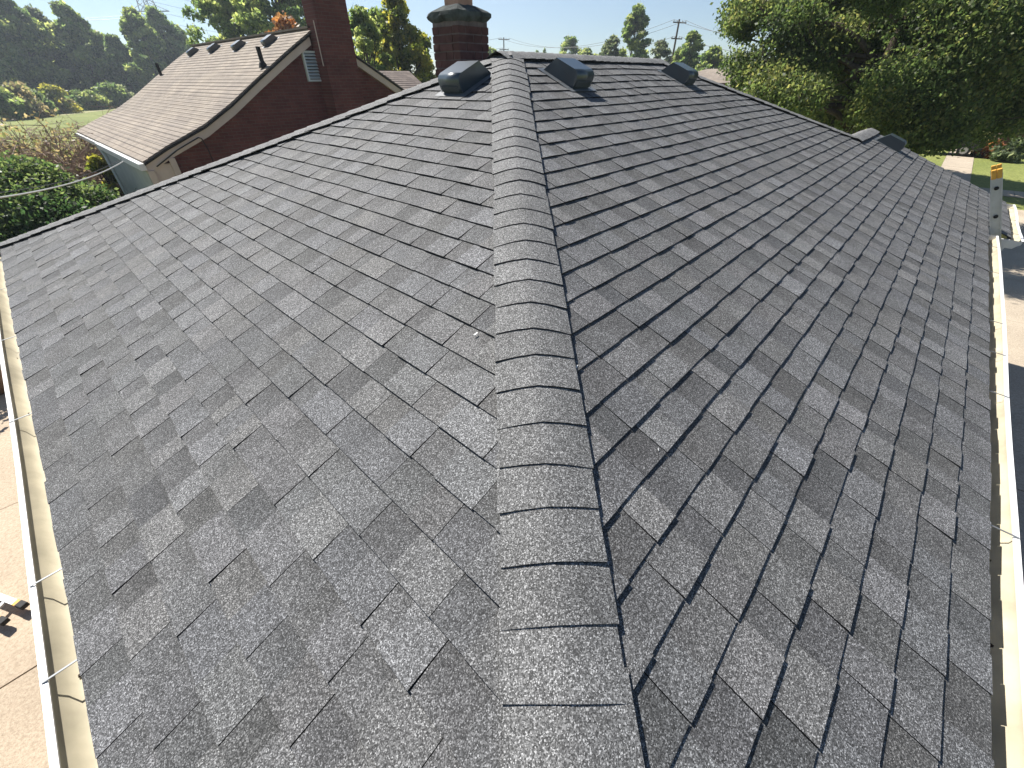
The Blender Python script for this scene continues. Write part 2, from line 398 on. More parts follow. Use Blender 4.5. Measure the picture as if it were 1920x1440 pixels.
def tab_mesh(idx, name, parent, org, local_center=False):
    P = np.concatenate([np.array(tabs[i][0]) for i in idx])
    cen = P.mean(0) if local_center else org
    F = [tuple(8*n+j for j in f) for n in range(len(idx)) for f in FACES]
    me = bpy.data.meshes.new(name); me.from_pydata((P-cen).tolist(), [], F)
    me.materials.append(M['granule']); me.materials.append(M['edge'])
    me.polygons.foreach_set('material_index', [0, 1, 1, 1, 1]*len(idx))
    cols = np.ones((len(idx), 20, 3), np.float32)
    for n, i in enumerate(idx): cols[n, :4] = tabs[i][1]
    set_tone(me, cols.reshape(-1, 3)); me.update()
    o = bpy.data.objects.new(name, me); COL.objects.link(o); o.parent = parent
    o.location = tuple(cen-org) if local_center else (0, 0, 0); ORG[o] = org
    return o
for i in order[:300].tolist(): tab_mesh([i], 'shingle', roof, ORG[roof], True)
tag(tab_mesh([i for i in range(len(tabs)) if i not in big], 'shingle_field', roof, ORG[roof]), kind='stuff')

# hip and ridge caps
def cap_strip(A, B, n1, n2, name, expo=.147, width=.157, lift=.013, jit=.004):
    """folded cap pieces from low end A to high end B; n1/n2: unit vectors across, lying in the two roof planes"""
    A = np.array(A); B = np.array(B); ln = np.linalg.norm(B-A); d = (B-A)/ln; n1 = np.array(n1); n2 = np.array(n2)
    nrm = -(n1+n2); nrm -= d*(nrm@d); nrm /= np.linalg.norm(nrm)
    N = int(ln/expo)+1
    for k in range(N):
        s0 = k*expo+random.uniform(-.006, .006)*(k > 0); s1 = min(s0+expo+.05, ln+.03)
        w1 = width+random.uniform(-jit, jit)*1.5; w2 = width+random.uniform(-jit, jit)*1.5
        prof = []
        for t in np.linspace(-1, 1, 11):
            ww = (w1 if t < 0 else w2)*abs(t); dirn = n1 if t < 0 else n2
            soft = .0085*math.exp(-(t/.30)**2)                      # the fold is rounded, not sharp
            prof.append(dirn*ww-nrm*soft)
        m = MB(); th = .0065*random.uniform(.85, 1.25); rowsN = []
        sk = random.uniform(-.007, .007)
        for (ss, hb, ht) in ((s0, .012+lift, .012+lift+th), (s1, .0125+lift-.004, .0125+lift-.0005)):
            for hh in (hb, ht):
                r = []
                for j, pv in enumerate(prof):
                    t = (j-5)/5; e = abs(t)**3*.002*math.sin(k*1.7+t)
                    r.append(A+d*(ss+sk*t)+pv+nrm*(hh-.004*abs(t)**2+e))
                rowsN.append(r)
        lb, lt, ub, ut = rowsN
        m.v = [tuple(p) for r in rowsN for p in r]*2; K = len(prof); Q = 4*K
        for j in range(K-1):
            m.f.append((K+j, K+j+1, 3*K+j+1, 3*K+j)); m.m.append(0)
            m.f.append((Q+j, Q+j+1, Q+K+j+1, Q+K+j)); m.m.append(1)
        m.f.append((Q, Q+K, Q+3*K, Q+2*K)); m.m.append(1); m.f.append((Q+K-1, Q+2*K-1, Q+4*K-1, Q+3*K-1)); m.m.append(1)
        o = m.build(name, [M['granule_cap'], M['edge']], roof)
        sm = [mi == 0 for mi in m.m]; o.data.polygons.foreach_set('use_smooth', sm)
        base = random.uniform(.95, 1.16); nl = len(o.data.loops); set_tone(o.data, np.full((nl, 3), base, np.float32))
def unit(v): v = np.array(v, float); return v/np.linalg.norm(v)
hipd = unit((1, 1, S))
def across(nrm_plane, d, side):           # in-plane perpendicular to d pointing to 'side'
    a = np.cross(nrm_plane, d); a = unit(a); return a if a@np.array(side) > 0 else -a
NL = unit((-S, 0, 1)); NR = unit((0, -S, 1)); NB = unit((0, S, 1)); NE = unit((S, 0, 1))
cap_strip((-.012, -.012, -.005), (HW, HW, ZR), across(NL, hipd, (-1, 1, 0)), across(NR, hipd, (1, -1, 0)), 'hip_cap')
h2 = unit((1, -1, S))
cap_strip((0, W2, 0), (HW, HW, ZR), across(NB, h2, (1, 1, 0)), across(NL, h2, (-1, -1, 0)), 'hip_cap', lift=.014)
cap_strip((RX+.1, HW, ZR), (HW-.12, HW, ZR+.004), (0, CT, -S*CT), (0, -CT, -S*CT), 'ridge_cap', lift=.014)
h3 = unit((-1, 1, S))
cap_strip((XE-LRY-.05, LRY+.05, S*(LRY+.05)), (RX, HW, ZR), across(NE, h3, (1, 1, 0)), across(NR, h3, (-1, -1, 0)), 'hip_cap')
cap_strip((RAKE, LRY, LRY*S), (XE-LRY-.1, LRY, LRY*S+.01), (0, CT, -S*CT), (0, -CT, -S*CT), 'ridge_cap', lift=.014)

# gutters
def gutter(A, B, out, z0, straps, name='gutter', depth=.105, wdt=.088, cut=True):
    A = np.array(A, float); B = np.array(B, float); out = np.array(out, float); zz = np.array((0, 0, 1.0))
    inner = [(-.010, -.012), (-.012, -depth*.9), (-.004, -depth), (wdt*.48, -depth), (wdt*.66, -depth*.72), (wdt*.9, -depth*.52), (wdt*.93, -.030)]
    lip = [(wdt*.93, -.030), (wdt*.84, -.025), (wdt*.84, -.018), (wdt*1.04, -.015), (wdt*1.07, -.030), (wdt*1.0, -depth*.52), (wdt*.74, -depth*.75), (wdt*.56, -depth-.005), (-.006, -depth-.005)]
    n = 14; m1 = MB(); m2 = MB()
    for i in range(n):                                    # bowed a little, as hung gutters are
        def pt(f):
            return A+(B-A)*f + out*(.004*math.sin(9*f+1)+.002*math.sin(23*f)) + zz*(z0+.005*math.sin(7*f+2))
        P, Q = pt(i/n), pt((i+1)/n)
        for mm, prof in ((m1, inner), (m2, lip)):
            k = len(mm.v)
            for R0 in (P, Q): mm.v += [tuple(R0+out*a+zz*b) for a, b in prof]
            for j in range(len(prof)-1):
                c = len(prof); mm.f.append((k+j, k+j+1, k+c+j+1, k+c+j)); mm.m.append(0)
    g = m1.build(name, M['trough'], house, smooth=True)
    m2.build('gutter_lip', M['white'], g)
    ends = MB()
    for P, sg in ((A, 1), (B, -1)):
        dd = (B-A)/np.linalg.norm(B-A)
        for off in (0, .003):
            pts = [P+dd*off*sg+out*a+zz*(b+z0) for a, b in ((-.012, -.012), (-.012, -depth-.005), (wdt*.56, -depth-.005), (wdt*.78, -depth*.75), (wdt*1.02, -depth*.52), (wdt*1.06, -.02))]
            ends.face(pts)
    ends.build('end_cap', M['white'], g)
    for f in straps:
        P = A+(B-A)*f+zz*z0; dd = (B-A)/np.linalg.norm(B-A)
        m = MB(); m.bar(P+out*(-.02)+zz*(-.010), P+out*wdt*.98+zz*(-.017)+dd*.004, .0065, .003)
        m.build('gutter_strap', M['galv'], g)
LG = W2+.02
gutter((-.02, -.1, 0), (-.02, LG, 0), (-1, 0, 0), -.006, [(y+.1)/(LG+.1) for y in (.7, 1.5, 2.17, 2.62, 3.97, 5.26, 6.55, 7.6)])
gutter((-.1, -.02, 0), (8.06, -.02, 0), (0, -1, 0), -.006, [(x+.1)/8.16 for x in (1.4, 2.69, 3.94, 4.55, 5.15, 6.5, 7.5)])
gutter((8.44, -.27, 0), (RAKE+.02, -.27, 0), (0, -1, 0), -.25*S-.006, [.15, .5, .85], wdt=.11)
m = MB(); m.box((8.42, -.262, -.32), (RAKE, -.24, -.12)); m.box((8.42, -.239, -.32), (8.45, .0, -.12)); m.build('fascia', M['white'], house)

# grit and leaf bits lying in the troughs
def litter(parent, A, B, out, n):
    m = MB(); A = np.array(A); B = np.array(B); out = np.array(out)
    for _ in range(n):
        f = rng.uniform(0, 1); p = A+(B-A)*f+out*rng.uniform(.012, .05)+np.array((0, 0, -.1085)); a = rng.uniform(0, 6.28); l = rng.uniform(.003, .014)
        d1 = np.array((math.cos(a), math.sin(a), 0))*l; d2 = np.array((-math.sin(a), math.cos(a), 0))*l*rng.uniform(.25, .7); h = np.array((0, 0, rng.uniform(.001, .005)))
        m.hexa([p-d1-d2, p+d1-d2, p+d1+d2, p-d1+d2, p-d1*.6-d2*.6+h, p+d1*.7-d2*.6+h, p+d1*.6+d2*.6+h*1.3, p-d1*.6+d2*.7+h])
    tag(m.build('leaf_litter', M['soil'], parent), kind='stuff')
_g = [o for o in house.children if o.name.startswith('gutter')]
litter(_g[0], (-.02, .2, 0), (-.02, 8, 0), (-1, 0, 0), 10); litter(_g[1], (.2, -.02, 0), (8, -.02, 0), (0, -1, 0), 24)
m = MB(); pr_ = None                      # roof edge's shadow in the right trough, modelled as a dark wavy strip
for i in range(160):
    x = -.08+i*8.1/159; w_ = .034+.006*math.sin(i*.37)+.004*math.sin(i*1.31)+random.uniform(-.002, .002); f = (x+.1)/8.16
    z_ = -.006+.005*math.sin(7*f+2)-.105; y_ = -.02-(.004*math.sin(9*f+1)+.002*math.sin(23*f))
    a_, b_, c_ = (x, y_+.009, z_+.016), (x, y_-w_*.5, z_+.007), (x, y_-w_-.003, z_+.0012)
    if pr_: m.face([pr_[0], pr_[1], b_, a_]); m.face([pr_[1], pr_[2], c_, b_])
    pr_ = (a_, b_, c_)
tag(m.build('trough_shade_strip', M['deck'], _g[1]), kind='stuff')
# box vents
def vent(plane, d, u, rot_lr, label=None):
    """d,u: lower middle of the hood on the plane; hood runs up-slope .37 and is .27 wide"""
    v = tag_parent(plane, d, u)
    return v
def make_vent(plane, d, u, sgn=1, wv=.135, thing=house, mk='black', sc=1.0):
    P = lambda a, b, h: plane(d+b*sc*CT, u+a*sc, h*sc)
    prof = [(.012, .004), (-.004, .03), (-.009, .085), (-.003, .118), (.018, .138), (.045, .145), (.265, .143), (.372, .006)]
    m = MB(); n = len(prof); base = 0
    for a in (-wv, wv):
        for (b, h) in prof: m.v.append(P(a*(1-.10*(h < .03)*(b < .1)), b, h))
    for j in range(n-1):
        m.f.append((j, j+1, n+j+1, n+j)); m.m.append(0)
    m.f.append(tuple(range(n-1, -1, -1))); m.m.append(0); m.f.append(tuple(range(n, 2*n))); m.m.append(0)
    hood = m.build('roof_vent', M[mk], thing)
    for i, p in enumerate(hood.data.polygons): p.use_smooth = (1 <= i < 5)
    f = MB(); f.hexa([P(-.20, -.05, .0075), P(.20, -.05, .0075), P(.20, .40, .010), P(-.20, .40, .010), P(-.20, -.05, .0095), P(.20, -.05, .0095), P(.20, .40, .012), P(-.20, .40, .012)])
    f.build('vent_flange', M['flange'], hood)
    g = MB()
    for i in range(13):
        a = -.10+i*.2/12
        g.hexa([P(a-.003, -.014, .022), P(a+.003, -.014, .022), P(a+.003, -.006, .022), P(a-.003, -.006, .022),
                P(a-.003, -.0185, .07), P(a+.003, -.0185, .07), P(a+.003, -.008, .07), P(a-.003, -.008, .07)])
    g.build('vent_grille', M['dark' if mk != 'black' else 'flange'], hood)
    sc_ = MB()
    for a in (-.17, .17):
        q = np.array(P(a, .02, .012)); sc_.lathe(q, [(.006, 0), (.006, .004), (.0, .006)], 8)
    sc_.build('vent_screw', M['galv'], hood)
    return hood
make_vent(Rr, 3.46, 4.40); make_vent(Rr, 3.46, 6.72); make_vent(Rr, 1.30, 10.15)
make_vent(L, 3.40, 4.09)

# chimney of individual bricks
cc = at(863, 60, 5.62); cx, cy = cc[0], cc[1]; hs = .205; zt = 1.955; zb0 = .7
ch = MB(); ch.box((cx-hs+.006, cy-hs+.006, zb0), (cx+hs-.006, cy+hs-.006, zt)); chim = ch.build('chimney', M['mortar'], house)
bh = .0677; nrow = int((zt-zb0)/bh)
protos = {}
def brick_obj(lx, ly, lz, c, rotz):
    key = (round(lx, 3), random.randrange(4))
    if key not in protos:
        b = MB(); j = lambda: random.uniform(-.0025, .0025)
        pts = [(sx*lx/2+j(), sy*ly/2+j(), sz*lz/2+j()) for sz in (-1, 1) for sx, sy in ((-1, -1), (1, -1), (1, 1), (-1, 1))]
        b.hexa(pts); me = bpy.data.meshes.new('brick'); me.from_pydata(b.v, [], b.f); me.materials.append(M['brick']); protos[key] = me
    o = bpy.data.objects.new('brick', protos[key]); COL.objects.link(o); o.parent = chim
    o.location = tuple(np.array(c)-ORG[chim]); o.rotation_euler = (0, 0, rotz+random.uniform(-.01, .01))
for r in range(nrow):
    z = zb0+(r+.5)*bh; off = r % 2
    for side in range(4):
        ang = side*math.pi/2; ca, sa = math.cos(ang), math.sin(ang)
        segs = [(-hs, -hs+.2), (-hs+.21, hs-.10)] if off == 0 else [(-hs, -hs+.095), (-hs+.105, hs-.10)]
        for (a, b) in segs:
            ln = b-a; lx_, ly_ = (a+b)/2, -hs+.045+random.uniform(-.004, .003)
            brick_obj(ln, .092, .0575, (cx+lx_*ca-ly_*sa, cy+lx_*sa+ly_*ca, z), ang)
cr = MB(); K = 20
prf = [(1.0, -.005), (1.12, .018), (1.17, .038), (1.155, .07), (1.02, .088), (.62, .122), (.48, .128)]
for (rs, z) in prf:
    for k in range(4*6):
        e = k//6; f = (k % 6)/6; corners = [(-1, -1), (1, -1), (1, 1), (-1, 1)]
        p = np.array(corners[e])*(1-f)+np.array(corners[(e+1) % 4])*f
        rr = hs*rs*(1-.03*(f == 0)); wob = random.uniform(-.006, .006)
        cr.v.append((cx+p[0]*(rr+wob), cy+p[1]*(rr+wob), zt+z+random.uniform(-.005, .005)))
for i in range(len(prf)-1):
    for k in range(24): cr.f.append((i*24+k, i*24+(k+1) % 24, (i+1)*24+(k+1) % 24, (i+1)*24+k)); cr.m.append(0)
cr.build('chimney_crown', M['crown'], chim, smooth=False)
fl = MB()
fh = .10
for sx, sy, ex, ey in ((-fh, -fh, fh, -fh+.02), (-fh, fh-.02, fh, fh), (-fh, -fh+.02, -fh+.02, fh-.02), (fh-.02, -fh+.02, fh, fh-.02)):
    fl.box((cx+sx, cy+sy, zt+.1), (cx+ex, cy+ey, zt+.42))
fl.build('flue', M['flue'], chim)

# bits left by the roofers
def on_roof(px, py, right):
    d = ray(px, py); k = 1 if right else 0
    t = (S*CAM[k]-CAM[2])/(d[2]-S*d[k]); return CAM+d*t
for px, py, right, L_, lab in ((1081, 693, True, .008, 'white plastic scrap at the lower edge of a hip cap'), (892, 632, False, .009, 'pale sliver of wood lying beside the hip caps'), (1233, 848, True, .004, 'tiny white fleck on the steeply shaded slope')):
    p = on_roof(px, py, right); a = random.uniform(0, 3); d1 = np.array((math.cos(a), math.sin(a), S*(math.sin(a) if right else math.cos(a))))*L_; d2 = np.array((-math.sin(a), math.cos(a), S*(math.cos(a) if right else -math.sin(a))))*L_*.35
    z = np.array((0, 0, .012)); h = np.array((0, 0, .003)); m = MB(); o_ = tag(empty('roofing_scrap', tuple(p+z)), lab, 'scrap')
    m.hexa([p+z-d1-d2, p+z+d1-d2*.6, p+z+d1*.8+d2, p+z-d1+d2*.7, p+z+h-d1-d2, p+z+h*1.6+d1-d2*.6, p+z+h*1.4+d1*.8+d2, p+z+h-d1+d2*.7]); m.build('sliver', M['white'], o_)
# ------------------------------------------------------------------ neighbour's brick house
YN = 13.5; YF = 23.4
nb = tag(empty('neighbour_house', (7, YN, G)), 'red brick house with brown shingled gable roof and tall side chimney', 'house')
prof = [(2.40, .06), (2.94, .31), (3.85, .67), (4.56, 1.05), (5.29, 1.50), (6.25, 2.07), (7.05, 2.52)]
profR = [(7.05, 2.52), (7.99, 2.05), (8.8, 1.60), (9.6, 1.15), (11.4, .2)]
def prof_z(x):
    P = prof+profR[1:]
    for (a, b) in zip(P, P[1:]):
        if a[0] <= x <= b[0]: return a[1]+(b[1]-a[1])*(x-a[0])/(b[0]-a[0])
    return P[-1][1]
# gable wall
m = MB(); pts = [(2.75, YN+.12, G), (11.1, YN+.12, G)]+[(x, YN+.12, prof_z(x)-.16) for x in (11.1, 9.6, 8.8, 7.99, 7.05, 6.25, 5.29, 4.56, 3.85, 2.94, 2.75)]
m.face(pts); m.face([(p[0], p[1]+.2, p[2]) for p in reversed(pts)]); m.build('wall', M['brick_y'], nb)
m = MB(); m.box((2.75, YN+.33, G), (2.95, YF-.2, .02)); m.build('side_wall', M['siding'], nb)
m = MB(); m.box((10.9, YN+.33, G), (11.1, YF-.2, .2)); m.build('wall', M['brick_x'], nb)
m = MB(); pts = [(2.75, YF-.15, G), (11.1, YF-.15, G)]+[(x, YF-.15, prof_z(x)-.16) for x in (11.1, 9.6, 7.05, 5.29, 3.85, 2.75)]
m.face(list(reversed(pts))); m.build('wall', M['brick_y'], nb)
# stepped shingle courses on the flared side and the far side
m = MB()
def slope_courses(P, sgn):
    pts = np.array(P); seg = np.linalg.norm(np.diff(pts, axis=0), axis=1); cum = np.concatenate([[0], np.cumsum(seg)])
    Ltot = cum[-1]; n = int(Ltot/.14)
    f = lambda t: np.array([np.interp(t, cum, pts[:, 0]), np.interp(t, cum, pts[:, 1])])
    for i in range(n+1):
        a, b = f(min(i*.14, Ltot)), f(min(i*.14+.15, Ltot))
        if np.linalg.norm(b-a) < .01: continue
        yo = YN+random.uniform(-.006, .006)
        m.hexa([(a[0], yo, a[1]-.03), (b[0], yo, b[1]-.03), (b[0], YF, b[1]-.03), (a[0], YF, a[1]-.03),
                (a[0], yo, a[1]+.012), (b[0], yo, b[1]+.001), (b[0], YF, b[1]+.001), (a[0], YF, a[1]+.012)])
slope_courses(prof, 1); slope_courses(profR[::-1], -1)
nroof = m.build('roof', M['brownshingle_y'], nb)
m = MB(); m.box((6.93, YN-.01, 2.505), (7.17, YF+.01, 2.545)); m.build('ridge_cap', M['brownshingle_y'], nroof)
# bargeboards
def barge(P):
    m = MB()
    for (a, b) in zip(P, P[1:]):
        m.hexa([(a[0], YN+.0, a[1]-.24), (b[0], YN+.0, b[1]-.24), (b[0], YN+.1, b[1]-.24), (a[0], YN+.1, a[1]-.24),
                (a[0], YN+.0, a[1]-.075), (b[0], YN+.0, b[1]-.075), (b[0], YN+.1, b[1]-.075), (a[0], YN+.1, a[1]-.075)])
    m.build('bargeboard', M['trim'], nb)
    m = MB()
    for (a, b) in zip(P, P[1:]):
        m.hexa([(a[0], YN-.03, a[1]-.075), (b[0], YN-.03, b[1]-.075), (b[0], YN+.1, b[1]-.075), (a[0], YN+.1, a[1]-.075),
                (a[0], YN-.03, a[1]-.031), (b[0], YN-.03, b[1]-.031), (b[0], YN+.1, b[1]-.031), (a[0], YN+.1, a[1]-.031)])
    m.build('rake_edge', M['rubber'], nb)
barge(prof[:-1]+[(6.86, prof_z(6.86))]); barge([(7.86, prof_z(7.86))]+profR[2:])
# boxed cornice return at the low corner
m = MB(); m.box((2.42, YN+.02, -.6), (3.0, YN+.11, -.02)); m.build('cornice_panel', M['trim'], nb)
m = MB(); m.box((2.40, YN-.03, -2.4), (2.52, YN+.02, -.12)); m.build('corner_board', M['trim'], nb)
m = MB(); m.box((2.88, YN-.03, -2.4), (3.0, YN+.02, .08)); m.build('corner_board', M['trim'], nb)
m = MB(); m.box((2.52, YN-.01, -.62), (2.88, YN+.02, -.52)); m.build('panel_rail', M['trim'], nb)
m = MB(); m.box((2.40, YN+.12, -2.4), (2.74, YN+6.0, -.14)); m.build('side_door_bay', M['siding'], nb)
m = MB(); m.box((2.30, YN-.03, -.10), (2.41, YN+5.5, .03)); m.build('gutter', M['white'], nb)
m = MB(); m.box((2.34, YN+5.5, -.08), (2.41, YF, .02)); m.build('gutter', M['white'], nb)
m = MB(); m.tube([(2.33, YN+5.3, -.1), (2.36, YN+5.3, -.3), (2.38, YN+5.3, G)], .04, 8); m.build('downspout', M['white'], nb)
# neighbour's chimney
c0, c1, yf = 6.93, 7.80, YN-.42
m = MB(); m.box((c0, yf, G), (c1, YN+.12, 3.45)); chn = m.build('chimney', M['brick_y'], nb)
m = MB(); m.hexa([(c1, yf+.02, G), (c1+.35, yf+.02, G), (c1+.35, YN+.12, G), (c1, YN+.12, G), (c1, yf+.02, 1.0), (c1+.35, yf+.02, .6), (c1+.35, YN+.12, .6), (c1, YN+.12, 1.0)])
m.build('chimney_shoulder', M['brick_y'], chn)
m = MB(); m.box((c0-.03, yf-.03, 3.45), (c1+.03, YN+.15, 3.53)); m.build('chimney_cap', M['crown'], chn)
m = MB(); m.tube([(c0-.03, yf+.1, 2.62), (c0-.03, yf+.1, 1.75)], .012, 6); m.build('conduit', M['trim'], nb)
# louvered gable vent
gv = MB(); gv.box((6.60, YN+.04, 1.44), (6.64, YN+.12, 2.06)); gv.box((6.94, YN+.04, 1.44), (6.98, YN+.12, 2.06)); gv.box((6.64, YN+.04, 2.02), (6.94, YN+.12, 2.06)); gv.box((6.64, YN+.04, 1.44), (6.94, YN+.12, 1.48))
gvo = gv.build('gable_vent', M['louver'], nb)
m = MB(); m.box((6.64, YN+.10, 1.48), (6.94, YN+.118, 2.02)); m.build('vent_backing', M['dark'], gvo)
for i in range(8):
    z = 1.50+i*.066; m = MB()
    m.hexa([(6.64, YN+.04, z), (6.94, YN+.04, z), (6.94, YN+.095, z+.035), (6.64, YN+.095, z+.035), (6.64, YN+.04, z+.012), (6.94, YN+.04, z+.012), (6.94, YN+.095, z+.047), (6.64, YN+.095, z+.047)])
    m.build('slat', M['louver'], gvo)
# vents and pipes on the neighbour's roof: cast the pixel on the upper slope
A0, A1 = np.array((6.25, 0, 2.07)), np.array((7.05, 0, 2.52)); sN = (A1[2]-A0[2])/(A1[0]-A0[0]); cN = 1/math.hypot(1, sN)
def nplane(px, py):
    d = ray(px, py); t = ((A0[2]-CAM[2])-sN*(A0[0]-CAM[0]))/(d[2]-sN*d[0]); return CAM+d*t
def Ln(d, u, h=0): return (d-sN*cN*h, u, A0[2]+sN*(d-A0[0])+cN*h)
for px, py in ((357, 106), (396, 100), (442, 96), (499, 88)):
    P = nplane(px, py); make_vent(Ln, min(P[0], 6.72), P[1], thing=nb, sc=1.0)
P = nplane(494, 125); m = MB(); P = np.array((5.9, P[1], prof_z(5.9))) if P[0] > 7 else P
m.tube([P+(0, 0, -.05), P+(0, 0, .38)], .05, 10); m.lathe(P, [(.11, -.02), (.07, .08), (.05, .1)], 12); m.build('plumbing_pipe', M['rubber'], nb)
P = np.array((5.5, YF-.5, prof_z(5.5))); m = MB(); m.tube([P+(0, 0, -.05), P+(0, 0, .35)], .05, 8); m.build('plumbing_pipe', M['rubber'], nb)
m = MB(); q0 = on_y(372, 258, YN-.02)
m.tube([q0, q0+(0.05, -.02, -.02), q0+(.1, 0, -.25), q0+(.12, 0, -1.8)], .012, 5); m.tube([q0, q0+(-.5, -.01, -.2), (2.6, YN-.04, -.05)], .012, 5); m.build('service_wire', M['rubber'], nb)

# house behind it
hb = tag(empty('house', (14.5, 24, G)), 'low house with brown shingles peeping out behind the red brick gable', 'house')
pA = at(705, 132, 22); pB = at(778, 132, 22); zR = pA[2]; yR = pA[1]
m = MB()
for i in range(24):
    y0_, z0_ = yR-3.4+i*.14, zR-1.7+i*.07
    m.hexa([(pA[0]-4, y0_, z0_-.03), (pB[0]+.3+(24-i)*.0, y0_, z0_-.03), (pB[0]+.3, y0_+.15, z0_+.045), (pA[0]-4, y0_+.15, z0_+.045),
            (pA[0]-4, y0_, z0_+.015), (pB[0]+.3, y0_, z0_+.015), (pB[0]+.3, y0_+.15, z0_+.075), (pA[0]-4, y0_+.15, z0_+.075)])
m.face([(pA[0]-4, yR, zR), (pB[0]+.3, yR, zR), (pB[0]+.3, yR+3.4, zR-1.7), (pA[0]-4, yR+3.4, zR-1.7)])
m.build('roof', M['brownshingle_x'], hb)
m = MB(); m.box((pA[0]-3.8, yR-3.1, G), (pB[0]+.1, yR+3.1, zR-1.75)); m.face([(pB[0]+.1, yR-3.1, zR-1.75), (pB[0]+.1, yR+3.1, zR-1.75), (pB[0]+.1, yR, zR-.1)]); m.build('wall', M['brick_y'], hb)

# ------------------------------------------------------------------ foliage
def leaves(name, C, size, cols, mat, parent, up=.35, aspect=1.7):
    """C: n x 3 leaf centres, each a small folded blade"""
    n = len(C); org = ORG[parent]
    ax = rng.normal(size=(n, 3)); ax[:, 2] -= up; ax /= np.linalg.norm(ax, axis=1, keepdims=True)
    nr = rng.normal(size=(n, 3)); nr[:, 2] += .7; b = np.cross(ax, nr); b /= np.linalg.norm(b, axis=1, keepdims=True)
    sz = size*rng.uniform(.6, 1.3, (n, 1)); a = ax*sz*aspect/2; b = b*sz/2; nn = np.cross(a, b); nn /= np.linalg.norm(nn, axis=1, keepdims=True)
    V = np.empty((n, 4, 3)); c = C-org
    V[:, 0] = c-a; V[:, 1] = c-b*1.0+nn*sz*.12+a*.1; V[:, 2] = c+a; V[:, 3] = c+b*1.0+nn*sz*.12+a*.1
    me = bpy.data.meshes.new(name); me.vertices.add(4*n); me.vertices.foreach_set('co', V.astype(np.float32).ravel())
    me.loops.add(4*n); me.loops.foreach_set('vertex_index', np.arange(4*n, dtype=np.int32))
    me.polygons.add(n); me.polygons.foreach_set('loop_start', np.arange(0, 4*n, 4, dtype=np.int32))
    me.update(calc_edges=True); me.materials.append(mat)
    set_tone(me, np.repeat(cols, 4, axis=0))
    o = bpy.data.objects.new(name, me); COL.objects.link(o); o.parent = parent; ORG[o] = org
    return o
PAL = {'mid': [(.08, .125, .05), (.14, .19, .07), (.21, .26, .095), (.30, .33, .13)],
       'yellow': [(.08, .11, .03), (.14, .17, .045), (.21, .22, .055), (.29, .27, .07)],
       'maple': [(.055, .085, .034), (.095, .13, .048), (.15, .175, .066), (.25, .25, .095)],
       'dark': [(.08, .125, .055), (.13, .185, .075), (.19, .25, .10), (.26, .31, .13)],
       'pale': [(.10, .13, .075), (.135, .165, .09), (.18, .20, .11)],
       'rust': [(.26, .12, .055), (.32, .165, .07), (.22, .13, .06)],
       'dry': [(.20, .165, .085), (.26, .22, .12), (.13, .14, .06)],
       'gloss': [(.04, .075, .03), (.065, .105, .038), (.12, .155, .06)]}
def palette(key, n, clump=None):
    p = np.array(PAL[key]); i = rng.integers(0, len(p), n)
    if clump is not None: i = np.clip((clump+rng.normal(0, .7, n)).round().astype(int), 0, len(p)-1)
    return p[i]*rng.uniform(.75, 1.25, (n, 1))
def limb(m, p, q, r0, r1, bend=.12, n=7, sides=7):
    p, q = np.array(p, float), np.array(q, float); d = q-p; ln = np.linalg.norm(d)
    off = rng.normal(size=3)*ln*bend; off2 = rng.normal(size=3)*ln*bend*.5
    pts = [p+d*t+off*math.sin(math.pi*t)+off2*math.sin(2*math.pi*t) for t in np.linspace(0, 1, n)]
    m.tube(pts, list(np.linspace(r0, r1, n)), sides); return pts
